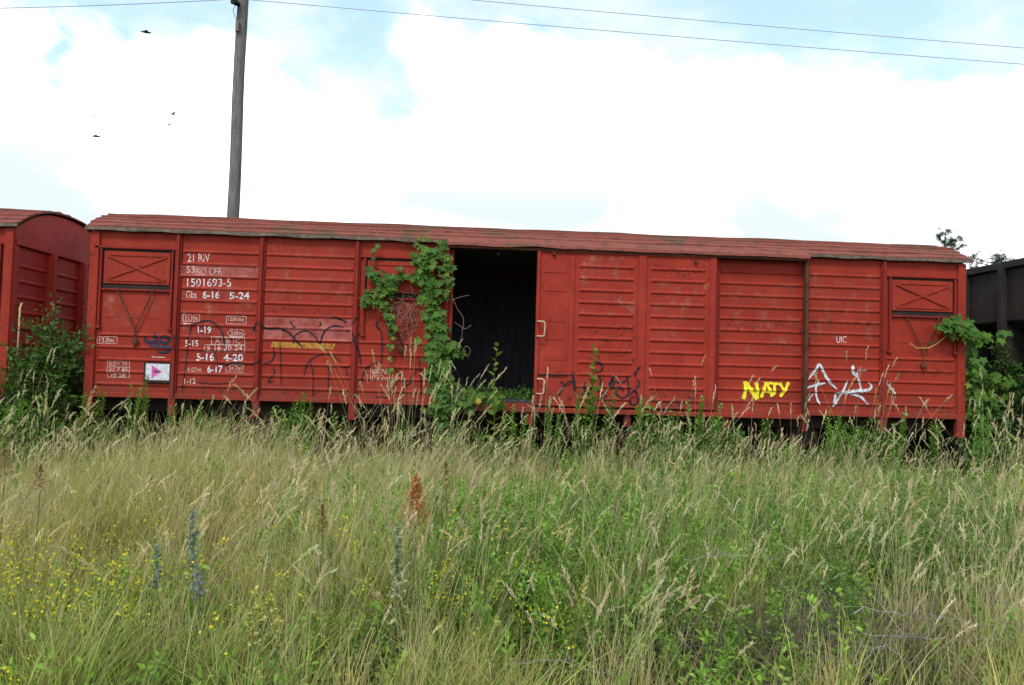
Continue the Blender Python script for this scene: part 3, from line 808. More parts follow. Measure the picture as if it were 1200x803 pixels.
rect(214, 368.5, 234, 376.5); rect(265.5, 370.5, 288.5, 379.5); rect(248, 395, 287, 403.5); rect(240, 404, 287, 412); rect(265, 427.5, 285, 436)
rect(114, 394.5, 137.5, 402.5); rect(126, 423, 152, 442); rect(434.5, 431.5, 456.5, 446); rect(215.5, 367, 218, 380)
outline([(266.5, 390.5), (270.5, 386.2), (284, 386.6), (288, 391), (284, 395), (270.5, 394.6)])
b = MB(); ribbon(b, [(261, 395.4), (261, 403.8)], .006, 0, False); ribbon(b, [(274, 395.6), (274, 404)], .006, 0, False); ribbon(b, [(178, 418.5), (194, 419)], .012, 0, False)
ribbon(b, [(215, 379.5), (224, 379.7)], .012, 0, False); ribbon(b, [(126, 430), (152, 430.6)], .006, 0, False); ribbon(b, [(126, 436.6), (152, 437.2)], .006, 0, False)
b.build('marking_rules', fp, main)
# spray tags
def tagline(label, mat, lines):
    t = bpy.data.objects.new('spray_tag', None); C.objects.link(t); t.parent = main; t['label'] = label; t.empty_display_size = .1
    if mat == 'white_spray':
        for w, pts in lines: b = MB(); ribbon(b, pts, w*1.9); b.build('overspray', 'white_haze', t)
    for w, pts in lines: b = MB(); ribbon(b, pts, w); b.build('spray_line', mat, t)
    return t
K = .020
tagline('black looping spray lines over the faded rectangles', 'black_spray', [
    (.030, [(303, 378), (312, 385), (325, 385), (337, 389), (347, 399), (355, 408)]), (K, [(344, 404), (344, 396), (350, 390), (360, 388), (369, 394), (375, 405)]),
    (.026, [(375, 405), (378, 393), (384, 385), (394, 382), (403, 384)]), (.026, [(389, 371), (398, 374), (407, 378)]), (K, [(341, 376), (342, 381), (347, 384)]),
    (K, [(374, 377), (376, 380), (373, 383)]), (.03, [(413, 381), (416, 375), (422, 372)]), (K, [(320, 406), (321, 416), (317, 424), (309, 425)]),
    (.014, [(328, 402), (329, 425), (329.5, 452)]), (.016, [(356, 441), (361, 425), (372, 417), (388, 416), (400, 424)]), (.016, [(363, 421), (367, 440), (366.5, 465)]),
    (.014, [(385, 426), (384.5, 456)]), (.018, [(320, 430), (321, 438), (314, 447), (320, 447)]), (.018, [(405, 431), (407, 441)]), (.018, [(400, 430), (411, 430)]),
    (.024, [(406, 387), (414, 393), (416, 402), (421, 413), (423, 430)]), (.020, [(422, 390), (417, 396), (416, 404)]),
    (.026, [(443, 376), (441, 382), (447, 388)]), (.020, [(447, 388), (448, 405), (447, 423)]), (.020, [(448, 423), (436, 427), (428, 434), (422, 448)]),
    (.022, [(462, 431), (470, 441), (474, 451), (480, 449), (481, 440)]), (.018, [(473, 450), (473.5, 462)]), (.018, [(491, 420), (493, 445), (494, 464)]), (.015, [(440, 465), (455, 466)]),
    (.020, [(427, 433), (433, 428)]), (.016, [(484, 470-30), (489, 432)])])
tagline('black arch sprayed over the lettering', 'black_spray', [
    (.022, [(222, 393), (224, 383), (232, 378), (244, 376), (254, 381), (261, 392), (263, 408)]), (.020, [(256, 425), (264, 428), (275, 425), (290, 427), (300, 426), (308, 420)]),
    (.012, [(221, 394), (219, 415), (216, 440), (213, 460)]), (.014, [(232, 448), (250, 450), (270, 449)]), (.03, [(297, 388), (299, 381), (302, 376)]), (.012, [(249, 405), (253, 418), (256, 426)])])
tagline('dark blue marker scribble above the small poster', 'blue_spray', [
    (.040, [(171, 394), (170, 399), (176, 401), (184, 400)]), (.045, [(181, 391), (183, 400), (184, 405)]), (.040, [(188, 396), (194, 394), (198, 398), (194, 402), (188, 400), (188, 396)]),
    (.035, [(174, 405), (186, 406), (198, 407), (204, 410)]), (.030, [(184, 412), (193, 413), (200, 409)]), (.03, [(202, 391), (206, 397), (206, 410)])])
tagline('black curly tag on the sliding door', 'black_spray', [
    (.040, [(669.5, 437), (671, 448), (672, 458)]), (.024, [(653, 464), (657, 454), (664, 449), (670, 448)]), (.024, [(692, 426), (698, 424), (704, 429), (702, 435), (695, 436), (691, 431)]),
    (.024, [(693, 441), (700, 441), (702, 448), (699, 457), (706, 461)]), (.030, [(714, 442), (717, 452), (712, 451), (718, 441)]), (.022, [(706, 463), (711, 455), (716, 447), (724, 448), (731, 446), (733, 440)]),
    (.026, [(733, 440), (734, 452), (734, 462), (727, 466), (720, 461), (721, 454), (727, 454), (728, 459)]), (.028, [(736, 462), (741, 457), (744, 463), (744, 472), (738, 474), (736, 467), (741, 463)]),
    (.030, [(741, 440), (744, 434), (748, 429)]), (.024, [(744, 444), (746, 450), (743, 455)]), (.022, [(676, 461), (688, 462), (698, 466), (706, 465), (712, 463)]), (.02, [(655, 447), (660, 449)]),
    (.022, [(684, 447), (683, 455), (688, 460), (692, 452), (689, 443)])])
tagline('pale grey sprayed tag beside the door stop', 'white_spray', [
    (.036, [(946, 446), (954, 436), (960, 427.5), (964, 434), (970, 445), (976, 452), (981, 456)]), (.034, [(942, 448), (943, 455), (953, 452), (967, 449)]), (.028, [(960, 446), (956, 455), (957, 466), (961, 475)]),
    (.024, [(947, 470), (951, 464), (954, 461)]), (.042, [(1000, 428), (999, 434), (1003, 440), (1005, 436)]), (.028, [(1004, 440), (1008, 452), (1010, 461)]), (.030, [(993, 446), (989, 456), (983, 466), (976, 477)]),
    (.040, [(978, 461), (990, 460), (1004, 458), (1018, 457), (1021, 452), (1017, 448)]), (.030, [(996, 462), (1008, 465), (1017, 474)]), (.026, [(1037.5, 447), (1043, 454), (1049, 462)]), (.022, [(1004, 434.5), (1016, 434)]), (.036, [(979, 462), (978, 470), (976, 477)])])
WORD = ((.055, [(873, 447), (873.5, 457), (871.5, 468)]), (.060, [(875, 449), (881, 459), (887, 468)]), (.055, [(887, 468), (887.5, 457), (886, 448)]),
               (.050, [(892, 466), (895, 457), (898, 448)]), (.050, [(898, 448), (902, 457), (905, 465)]), (.034, [(893, 459), (903, 460)]), (.040, [(901, 449), (912, 450)]), (.046, [(907.5, 450), (907, 463)]),
               (.044, [(913, 449), (916, 453), (918, 457)]), (.048, [(924, 448), (920, 457), (914, 465)]))
b = MB()
for w, pts in WORD: ribbon(b, pts, w*1.75, tap=False)
tag(b.build('overspray', 'yellow_haze', main), kind='stuff')
b = MB()
for w, pts in WORD: ribbon(b, pts, w*.92, tap=False)
o = b.build('spray_word', 'yellow_spray', main); o['label'] = 'yellow sprayed word NATY'
# poster holder
c0 = at(171, 426, -.05); c1 = at(198, 446, -.05)
b = MB(); b.box(c0.x-.03, c1.x+.03, -.045, -.0215, c1.z-.04, c0.z+.02, .005)
hold = b.build('poster_frame', 'dark', main)
b = MB(); b.box(c0.x, c1.x, -.049, -.0455, c1.z, c0.z); b.build('poster', 'paper', hold)
a1, a2, a3 = at(178, 428, -.0505), at(177.5, 443.5, -.0505), at(190, 435.5, -.0505)
b = MB(); b.v = [tuple(a1), tuple(a2), tuple(a3)]; b.f = [(0, 1, 2)]; b.build('pink_triangle', 'pink', hold)
letters('bin', (180, 433.5, 187, 437), 'blue_spray', .03, hold, -.0512)
# UIC bay: small plate, bay 9 shading marks skipped; ladder-like yellow handrail on the left wagon's corner
hr = MB(); xh = -1.07+.06
hr.tube([(xh-.05, .16, at(14, 357, .1).z), (xh+.04, .10, at(14, 357, .1).z+.02), (xh+.06, .02, at(14, 360, .1).z), (xh+.06, .02, at(14, 425, .1).z), (xh-.02, .08, at(14, 427, .1).z)], .013, 7)
hr.build('handrail', 'yellowrail', left, True)

# ------------------------------------------------------------------ hopper wagon on the right
HX = LEN+1.33
def hopper():
    w = thing('hopper_wagon', 'dark brown open hopper wagon behind the vine, coupled after the long red wagon', 'freight wagon', (HX+6, YC, RAILTOP))
    x0, x1 = HX, HX+12.0; zt = 3.70; zm = 2.75
    b = MB(); b.box(x0, x0+.02, 0, WID, zm, zt-.1); b.build('end_sheet', 'brown', w)
    for y, sg in ((0, 1), (WID, -1)):
        b = MB(); b.box(x0+.0205, x1, min(y, y+sg*.02), max(y, y+sg*.02), 2.2, zt-.1); b.build('side_sheet', 'brown', w)
        for k in range(10):
            x = x0+.6+k*1.2; b = MB(); b.box(x-.05, x+.05, y-.07 if sg > 0 else y+.001, y-.001 if sg > 0 else y+.07, 1.2, zt-.101, .008); b.build('side_stake', 'brown', w)
        b = MB(); b.box(x0, x1, y-.09 if sg > 0 else y-.02, y+.02 if sg > 0 else y+.09, zt-.1, zt+.02, .01); b.build('top_rail', 'brown', w)
        b = MB(); b.box(x0-.3, x1, y+.02 if sg > 0 else y-.12, y+.12 if sg > 0 else y-.02, .98, 1.2, .01); b.build('side_sill', 'brown', w)
    b = MB(); b.box(x0-.07, x0+.05, .021, WID-.021, zt-.1, zt+.018, .01); b.build('top_rail', 'brown', w)
    for y in (.10, .97, 1.93, WID-.10):
        b = MB(); b.box(x0-.11, x0-.001, y-.055, y+.055, 1.2, zt-.101, .01); b.build('end_post', 'brown', w)
    # sloping hopper floor and gusset plates
    b = MB(); b.v = [(x0+.02, .05, zm), (x0+.02, WID-.05, zm), (x0+2.0, WID-.05, 1.45), (x0+2.0, .05, 1.45), (x0+.02, .05, zm-.02), (x0+.02, WID-.05, zm-.02), (x0+2.0, WID-.05, 1.43), (x0+2.0, .05, 1.43)]
    b.f = [(0, 1, 2, 3), (7, 6, 5, 4), (0, 4, 5, 1), (1, 5, 6, 2), (2, 6, 7, 3), (3, 7, 4, 0)]; b.build('hopper_slope', 'brown', w)
    for y in (.97, 1.93):
        b = MB(); b.v = [(x0-.05, y-.01, zm), (x0+.01, y-.01, 2.0), (x0+.9, y-.01, 2.16), (x0-.05, y+.01, zm), (x0+.01, y+.01, 2.0), (x0+.9, y+.01, 2.16)]
        b.f = [(0, 1, 2), (5, 4, 3), (0, 3, 4, 1), (1, 4, 5, 2), (2, 5, 3, 0)]; b.build('gusset_plate', 'brown', w)
    b = MB(); b.box(x0+2.0, x1, .4, WID-.4, .9, 1.45); b.build('hopper_chute', 'dark', w)
    b = MB(); b.box(x0-.34, x0-.28, .03, WID-.03, .93, 1.24, .01); b.build('buffer_beam', 'dark', w)
    b = MB(); b.box(x0-.28, x0+2.0, .13, WID-.13, 1.10, 1.16); b.build('platform', 'dark', w)
    for yy in (YC-.87, YC+.87):
        b = MB(); b.tube([(x0-.34, yy, 1.07), (x0-.56, yy, 1.07)], .13, 16); b.tube([(x0-.56, yy, 1.07), (x0-.74, yy, 1.07)], .085, 14); b.tube([(x0-.74, yy, 1.07), (x0-.77, yy, 1.07)], .225, 22); b.build('buffer', 'dark', w)
    b = MB(); b.tube([(x0+.25, .55, 1.0), (x0+1.5, .55, 1.0)], .16, 18); b.tube([(x0+.6, .55, 1.0), (x0+.66, .55, 1.0)], .18, 18); b.build('brake_cylinder', 'rusty', w, True)
    wz = RAILTOP+.46
    for ax in (x0+1.9, x0+3.7):
        for sgn in (-1, 1):
            b = MB(); yy = YC+sgn*.75; b.tube([(ax, yy-.06, wz), (ax, yy+.06, wz)], .46, 30); b.tube([(ax, yy-.09, wz), (ax, yy+.09, wz)], .12, 14); b.build('wheel', 'rusty', w)
        b = MB(); b.tube([(ax, YC-1, wz), (ax, YC+1, wz)], .07, 10); b.build('axle', 'dark', w)
        b = MB(); b.box(ax-.2, ax+.2, YC-1.12, YC-.98, wz-.15, wz+.2, .03); b.build('axlebox', 'dark', w)
    place_local(w); return w
hop = hopper()
for w_ in (main, left): place_local(w_)
def at_deep(): pass

# ------------------------------------------------------------------ pole, wires, birds
PY = 7.5
pb = at(273, 250, PY); pt = at(284.5, 0, PY)
pole = thing('utility_pole', 'tall grey wooden utility pole standing behind the long red wagon', 'utility pole', (pb.x, PY, 0))
b = MB(); pts = []; rs = []
ztop = pt.z+1.0; px0 = pb.x; slope = (pt.x-pb.x)/(pt.z-pb.z)
for k in range(15):
    z = -.3+(ztop+.3)*k/14; pts.append((px0+slope*(z-pb.z)+.012*math.sin(z*1.3), PY, z)); rs.append(.155-.003*z*.9)
b.tube(pts, rs, 14); b.build('pole_shaft', 'pole', pole, True)
xt = px0+slope*(pt.z-pb.z)
b = MB(); b.box(xt-.10, xt+.05, PY-.55, PY+.55, pt.z+.52, pt.z+.62, .01); b.build('cross_arm', 'pole', pole)
for yy, z_ in ((-.5, .62), (.5, .62)):
    b = MB(); b.tube([(xt, PY+yy, pt.z+z_), (xt, PY+yy, pt.z+z_+.06), (xt, PY+yy, pt.z+z_+.14)], [.045, .055, .03], 8); b.build('insulator', 'cream', pole)
p = at(276, 3, PY-.15); b = MB(); b.tube([(xt-.05, PY-.10, p.z-.03), (p.x, PY-.28, p.z-.05), (p.x-.02, PY-.30, p.z+.15)], [.05, .085, .06], 10); b.build('lower_insulator', 'dark', pole)
p = at(279, 31, PY-.15); b = MB()
b.box(p.x-.045, p.x+.035, PY-.22, PY-.14, p.z-.14, p.z+.12, .01); b.build('junction_box', 'pole', pole)
b = MB(); b.tube([(p.x-.03, PY-.19, p.z+.13), (p.x-.12, PY-.2, p.z+.35), (p.x-.02, PY-.2, p.z+.62)], .008, 5); b.build('cable_loop', 'dark', pole)
place_local(pole)
def wire(p0, p1, sag, label, r=.011):
    b = MB(); n = 40; p0 = Vector(p0); p1 = Vector(p1)
    b.tube([p0.lerp(p1, k/n)-Vector((0, 0, sag*4*(k/n)*(1-k/n))) for k in range(n+1)], r, 5)
    tag(b.build('overhead_wire', 'wire'), label, 'wire', 'overhead wires')
def wire_through(a, bpt, Y, ext, label, r):
    A = at(*a, Y); B = at(*bpt, Y); d = B-A; wire(A, A+d*ext, .05*ext, label, r)
za = at(290, -.5, PY)
wire_through((284, -1), (1200, 72), PY, 1.6, 'lower overhead wire, leaving the wooden pole to the right', .010)
wire_through((274, -1), (0, 5), PY, 1.9, 'overhead wire leaving the wooden pole to the left', .010)
wire_through((284, -25), (1200, 53), PY+.5, 1.6, 'upper overhead wire, entering the sky above the wagon middle', .010)
for k, (u, v, rot, sc, lb) in enumerate(((171, 38, .3, 1.2, 'small dark bird gliding highest, nearest the wires'), (110, 136.5, 1.2, .62, 'tiny bird above its partner over the left wagons'),
                           (112.5, 160, .2, 1.0, 'small bird flying lowest of the flock'), (203, 134, 1.9, .75, 'small bird flying upper of the pair beside the pole'), (198, 146, .8, .9, 'small bird flying lower of the pair beside the pole'))):
    p = at(u, v, 30); t = thing('bird', lb, 'bird', p, 'birds flying over the wagons'); s = .44*sc
    b = MB(); b.tube([(-.55*s, 0, .02*s), (-.3*s, 0, 0), (0, 0, 0), (.28*s, 0, .02*s), (.42*s, 0, .04*s), (.52*s, 0, .03*s)], [.02*s, .06*s, .10*s, .09*s, .065*s, .01*s], 8); bd = b.build('body', 'black_bird', t, True)
    for sg in (-1, 1):
        w_ = MB(); w_.v = [(.14*s, 0, .05*s), (-.12*s, 0, .05*s), (-.16*s, sg*.38*s, .17*s), (.10*s, sg*.42*s, .19*s), (-.34*s, sg*.92*s, .06*s), (.14*s, 0, .025*s), (-.12*s, 0, .025*s), (-.16*s, sg*.38*s, .145*s), (.10*s, sg*.42*s, .165*s), (-.34*s, sg*.92*s, .05*s)]
        w_.f = [(0, 1, 2, 3), (3, 2, 4), (8, 7, 6, 5), (9, 7, 8), (0, 5, 6, 1), (0, 3, 8, 5), (1, 6, 7, 2), (3, 4, 9, 8), (2, 7, 9, 4)]; w_.build('wing', 'black_bird', t)
    t.rotation_euler = (.25, -.1, rot*2)

# ------------------------------------------------------------------ trees behind on the right
def pine(x, y, h, label, spread):
    t = thing('pine_tree', label, 'tree', (x, y, 0), 'pines beyond the wagons'); b = MB()
    b.tube([(x, y, -.2), (x+.1, y, h*.4), (x-.05, y, h*.75), (x, y, h*.98)], [.24, .18, .10, .02], 10); b.build('trunk', 'bark', t, True)
    br = MB(); cl = []
    for k in range(46):
        z = h*(.45+.54*(k/46)); a = random.uniform(0, 6.28); L = spread*(1.10-(k/46))**.35*random.uniform(.55, 1.1)+.2
        e = Vector((x+math.cos(a)*L, y+math.sin(a)*L, z+L*random.uniform(.12, .45)))
        m_ = Vector((x, y, z)).lerp(e, .5)+Vector((0, 0, -.06)); br.tube([(x, y, z), m_, e], [.045, .03, .012], 5, False)
        for q in range(9): s = random.uniform(.40, 1.10); cl.append(Vector((x, y, z)).lerp(e, s)+Vector([random.gauss(0, .17) for _ in range(3)]))
    br.build('branches', 'bark', t)
    cl = np.array([tuple(c) for c in cl]); n = 66; P = np.repeat(cl, n, 0); D = rnd_dirs(len(P), .55); nb = NB()
    c = np.array([.040, .075, .034])*rng.uniform(.6, 1.5, (len(P), 1))
    TV = np.array([(-.05, 0, 0), (.05, 0, 0), (.02, 1, 0), (-.02, 1, 0)])
    scatter(nb, TV, np.array([(0, 1, 2, 3)]), P+D*rng.uniform(0, .10, (len(P), 1)), D, rnd_dirs(len(P)), rng.uniform(.10, .20, len(P)), c)
    nb.build('crown', 'leaf', t); place_local(t)
pp = at(1107, 279, 36); pine(pp.x, 36, pp.z, 'pine tree whose top shows over the right end of the red wagon roof', 1.8)
pp = at(1157, 300, 40); pine(pp.x, 40, pp.z, 'pine tree whose top shows above the dark hopper wagon', 2.0)

# ------------------------------------------------------------------ leafy plants
GREEN = np.array([.075, .150, .024]); DKG = np.array([.048, .100, .022]); YLG = np.array([.13, .19, .03]); BLG = np.array([.045, .10, .045])
DRY = np.array([.51, .42, .235]); TAN = np.array([.40, .28, .15]); STRAW = np.array([.60, .51, .33])
def leaves_on(nb, paths, per, size, col, spread=.05, tv=LEAF_V, tf=LEAF_F, up=.3, cv=.35):
    """paths: list of point lists; leaves set along them with outward direction"""
    P = []; D = []
    for pts in paths:
        pts = np.array([tuple(p) for p in pts]); seg = np.diff(pts, axis=0); ln = np.linalg.norm(seg, axis=1)
        n = max(2, int(ln.sum()*per)); cum = np.concatenate([[0], np.cumsum(ln)]); s = rng.uniform(.12, 1, n)*cum[-1]
        i = np.clip(np.searchsorted(cum, s)-1, 0, len(seg)-1); f = (s-cum[i])/np.maximum(ln[i], 1e-6)
        q = pts[i]+seg[i]*f[:, None]; P.append(q); d = rnd_dirs(n, up)+.35*seg[i]/np.maximum(ln[i], 1e-6)[:, None]; D.append(d)
    P = np.concatenate(P); D = np.concatenate(D); n = len(P)
    c = col*rng.uniform(1-cv, 1+cv, (n, 1))*(1+rng.normal(0, .06, (n, 3)))
    nr = rnd_dirs(n, 1.0); nr[:, 1] -= .35
    scatter(nb, tv, tf, P+rng.normal(0, spread, (n, 3)), D, nr, rng.uniform(.55, 1.15, n)*size, c)
def stem_mesh(paths, r, name, parent, col=(.09, .10, .04)):
    b = MB()
    for p_ in paths: b.tube(p_, [r*(1-.7*i/(len(p_)-1)) for i in range(len(p_))], 5, False)
    me = b.build(name, 'leaf', parent); a = me.data.color_attributes.new('col', 'FLOAT_COLOR', 'POINT')
    cc = np.ones((len(me.data.vertices), 4), np.float32); cc[:, :3] = col; a.data.foreach_set('color', cc.ravel()); return me
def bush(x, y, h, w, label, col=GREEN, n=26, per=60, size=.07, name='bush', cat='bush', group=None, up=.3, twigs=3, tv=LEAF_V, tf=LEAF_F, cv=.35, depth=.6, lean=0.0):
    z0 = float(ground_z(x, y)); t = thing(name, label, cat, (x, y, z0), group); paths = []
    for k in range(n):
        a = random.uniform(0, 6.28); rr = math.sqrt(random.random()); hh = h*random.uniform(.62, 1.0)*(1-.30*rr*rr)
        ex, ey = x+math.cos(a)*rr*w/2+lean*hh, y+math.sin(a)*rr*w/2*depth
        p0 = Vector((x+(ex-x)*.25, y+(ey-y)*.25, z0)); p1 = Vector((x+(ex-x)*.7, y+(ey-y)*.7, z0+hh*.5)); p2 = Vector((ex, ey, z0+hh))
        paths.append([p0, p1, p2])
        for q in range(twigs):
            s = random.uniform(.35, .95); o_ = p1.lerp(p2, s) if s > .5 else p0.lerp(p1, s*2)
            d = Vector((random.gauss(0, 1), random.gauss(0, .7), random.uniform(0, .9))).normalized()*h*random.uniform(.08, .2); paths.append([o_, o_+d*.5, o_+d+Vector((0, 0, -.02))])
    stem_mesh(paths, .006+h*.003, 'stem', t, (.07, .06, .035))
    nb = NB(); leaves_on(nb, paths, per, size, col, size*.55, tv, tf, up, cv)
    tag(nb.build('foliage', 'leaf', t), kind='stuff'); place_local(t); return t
def G(u, v, Y): p = at(u, v, Y); return p.x, p.z
def hgt(u, v, Y): p = at(u, v, Y); return p.z-float(ground_z(p.x, Y))
def bush_px(u, vtop, Y, wpx, label, **k):
    d = (Y-CAM[1])/FPX; bush(at(u, vtop, Y).x, Y, hgt(u, vtop, Y), wpx*d, label, **k)
bush_px(62, 338, -.10, 58, 'tall dark green bush in the gap between the two red wagons', col=DKG*1.6, n=17, per=50, size=.085)
bush_px(52, 372, -.3, 70, 'broad leafy bush lower half of the tangle between the two red wagons', col=GREEN*.9, n=16, per=50, size=.08)
bush_px(92, 375, .45, 60, 'dark bush tucked behind the corner post of the long red wagon', col=DKG*1.1, n=18, per=65, size=.08)
bush_px(18, 395, -.55, 62, 'rounded dark bush at the left wagon under its yellow handrail', col=GREEN*.8, n=18, per=52, size=.08)
bush_px(30, 452, -1.1, 70, 'low bright leafy bush in front of the left wagon', col=GREEN*1.5, n=34, per=66, size=.07)
bush_px(112, 470, -.8, 46, 'low leafy weed clump at the foot of the wagon corner post', col=GREEN*1.6, n=26, per=70, size=.055)
bush_px(235, 478, -.45, 60, 'leafy weed clump under the lettering of the red wagon', col=GREEN*1.4, n=24, per=62, size=.06)
bush_px(345, 470, -.45, 56, 'bright green weed clump under the ochre bar', col=GREEN*1.7, n=28, per=66, size=.055)
bush_px(545, 497, -.7, 90, 'leafy clump under the foot of the hop vine', col=GREEN*1.4, n=30, per=62, size=.07)
bush_px(770, 478, -.55, 72, 'broad leafy bush under the closed half of the sliding door', col=GREEN*1.5, n=38, per=62, size=.07)
bush_px(848, 482, -.45, 54, 'leafy bush under the yellow sprayed word', col=GREEN*1.5, n=32, per=62, size=.065)
bush_px(800, 515, -.9, 90, 'low tangled bush in front of the sliding door bush', col=GREEN*1.45, n=34, per=55, size=.065)
bush_px(1010, 488, -.5, 92, 'wide bright green bush under the pale sprayed tag', col=GREEN*1.65, n=44, per=62, size=.07)
bush_px(930, 510, -.8, 60, 'small leafy bush beneath the door stop post', col=GREEN*1.3, n=28, per=55, size=.06)
bush_px(1180, 395, .75, 80, 'tall dark bush in front of the hopper wagon end', col=DKG, n=34, per=60, size=.09)
bush_px(1150, 440, .3, 60, 'dark leafy bush against the end of the long red wagon', col=DKG*1.2, n=30, per=60, size=.085)
bush_px(1170, 492, -.7, 90, 'bright weed clump before the hopper wagon buffers', col=GREEN*1.6, n=36, per=60, size=.055)
bush_px(1225, 430, .0, 70, 'leafy bush at the edge of the picture beside the hopper wagon', col=DKG*1.2, n=26, per=60, size=.085)
bush_px(-35, 420, -.4, 70, 'dark bush half out of the picture by the left wagon', col=DKG*1.2, n=26, per=60, size=.085)

bush(13.5, 3.9, 2.7, 3.4, 'tall dark bush added to block the sky in the gap before the hopper wagon', col=DKG*.5, n=60, per=80, size=.13)  # this and the next two bushes are added to block bright sky
bush(-.6, 3.9, 2.2, 2.6, 'dark bush added to block the sky in the gap between the two red wagons', col=DKG*.5, n=50, per=80, size=.13)
bush_px(1160, 398, 4.4, 150, 'tall dark bush added on the far side of the track to block the sky beneath the hopper wagon', col=DKG*.5, n=80, per=80, size=.14)
# dense undergrowth added on the far side of the wagons (keeps the space below the frames dark)
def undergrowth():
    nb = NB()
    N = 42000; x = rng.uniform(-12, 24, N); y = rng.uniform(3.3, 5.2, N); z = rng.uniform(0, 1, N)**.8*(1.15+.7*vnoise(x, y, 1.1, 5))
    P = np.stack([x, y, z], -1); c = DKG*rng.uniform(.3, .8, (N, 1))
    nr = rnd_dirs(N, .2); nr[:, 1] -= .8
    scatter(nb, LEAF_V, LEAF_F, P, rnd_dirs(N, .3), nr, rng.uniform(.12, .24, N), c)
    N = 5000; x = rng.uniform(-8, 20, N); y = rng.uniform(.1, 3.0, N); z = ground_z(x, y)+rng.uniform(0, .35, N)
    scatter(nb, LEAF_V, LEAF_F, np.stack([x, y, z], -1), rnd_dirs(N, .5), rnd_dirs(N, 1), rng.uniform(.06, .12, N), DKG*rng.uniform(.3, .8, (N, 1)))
    tag(nb.build('undergrowth', 'leaf'), 'dark undergrowth added beyond and beneath the wagons to keep the space dark', 'undergrowth', kind='stuff')
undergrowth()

# goldenrod-like upright stems in front of the wagon corner, and single tall weeds
def upright(u, vtop, Y, label, col, n=3, size=.085, per=42, spread=.12, name='tall_weed', wob=.03, group=None, dr=.95, w=.24):
    p = at(u, vtop, Y); z0 = float(ground_z(p.x, Y)); t = thing(name, label, 'weed', (p.x, Y, z0), group); paths = []
    for k in range(n):
        dx = random.uniform(-1, 1)*spread if n > 1 else 0; h = (p.z-z0)*(random.uniform(.8, 1.0) if k else 1)
        paths.append([Vector((p.x+dx*.6+wob*math.sin(j*1.3+k)*j/5, Y+random.uniform(-1, 1)*.01, z0+h*j/5)) for j in range(6)])
        paths[-1] = [q+Vector((dx*.4*j/5, 0, 0)) for j, q in enumerate(paths[-1])]
    stem_mesh(paths, .007, 'stem', t, tuple(col*.9))
    nb = NB()
    for pth in paths:
        L = (pth[-1]-pth[0]).length; m = int(L*per); s = np.linspace(.25, 1, m); a = np.arange(m)*2.4+rng.uniform(0, 6)
        arr = np.array([tuple(q) for q in pth]); idx = s*5; i = np.minimum(idx.astype(int), 4); q = arr[i]+(arr[i+1]-arr[i])*(idx-i)[:, None]
        D = np.stack([np.cos(a), np.sin(a), np.full(m, .35)+s*.5], -1); up_ = np.tile([0, 0, 1.0], (m, 1))+rng.normal(0, .3, (m, 3))
        c = col*rng.uniform(.75, 1.25, (m, 1))*(1+.35*s[:, None])
        TV = LEAF_V*np.array([w/.24, 1, 1]); scatter(nb, TV, LEAF_F, q, D, up_, size*(1.15-.6*s)*rng.uniform(.8, 1.2, m), c)
    tag(nb.build('leaves', 'leaf', t), kind='stuff'); place_local(t)
upright(168, 440, -.75, 'upright bright green weed reaching the small poster', YLG*.85, 3, .10, 60, .10, w=.16)
upright(152, 452, -.9, 'upright green weed left of the small poster', GREEN*1.4, 3, .10, 60, .10, w=.16)
upright(121, 455, -.8, 'pale green weed stems before the corner of the red wagon', YLG*.8, 3, .09, 60, .08, w=.16)
upright(98, 462, -1.0, 'bright green weed stems left of the wagon corner post', YLG*.85, 4, .09, 60, .14, w=.16)
upright(353, 462, -.7, 'narrow weed stems beneath the ochre bar', GREEN*1.35, 4, .09, 55, .16, w=.18)
for (u, v, Y, lb, cc_, w__) in ((208, 476, -.6, 'thin weed stems under the second wagon post', 1.3, .18), (242, 470, -.9, 'weed stems below the lettering of the red wagon', 1.5, .18), (330, 478, -.8, 'weed stems left of the narrow stems under the ochre bar', 1.4, .18),
    (398, 484, -.7, 'short weed stems left of the fourth wagon post', 1.2, .2), (470, 492, -.8, 'short weed stems below the hatch with the vine', 1.2, .2), (602, 474, -.7, 'leafy weed stems right of the single tall weed', 1.5, .3), (648, 470, -.75, 'leafy weed stems below the lower door handle', 1.5, .3),
    (742, 468, -.6, 'leafy weed stems under the middle of the sliding door', 1.5, .3), (812, 466, -.7, 'leafy weed stems under the right half of the sliding door', 1.6, .3), (842, 474, -.8, 'leafy weed stems under the right edge of the sliding door', 1.6, .3), (905, 492, -.7, 'short weed stems right below the yellow word', 1.3, .2),
    (978, 482, -.8, 'leafy weed stems under the pale sprayed tag', 1.6, .3), (1048, 486, -.8, 'leafy weed stems under the last wagon post', 1.5, .3), (1095, 494, -.8, 'short weed stems left of the right corner post', 1.3, .2), (1150, 480, -.9, 'bright weed stems right of the corner post', 1.6, .2)):
    upright(u, v, Y, lb, GREEN*cc_, 4, .10, 46, .16, w=w__, group='weed stems along the foot of the wagon')
upright(275, 485, -.7, 'short weed stems under the third wagon post', GREEN*1.35, 3, .09, 55, .12, w=.18)
upright(582, 406, -.55, 'single tall weed with yellowish tip standing before the door opening', YLG, 1, .17, 12, .05, w=.42)
upright(697, 408, -.60, 'tall spiny weed with yellow tip before the sliding door', YLG*.9, 1, .18, 16, .05, w=.42)
upright(684, 452, -.62, 'leafy branching weed at the foot of the sliding door', GREEN*1.2, 4, .11, 36, .22, w=.34)
upright(712, 458, -.58, 'leafy green weed right beside the tall spiny weed', GREEN*1.1, 3, .11, 36, .14, w=.34)
upright(622, 487, -.8, 'small yellow-topped weed under the door edge', YLG*1.1, 2, .08, 40, .08, w=.3)
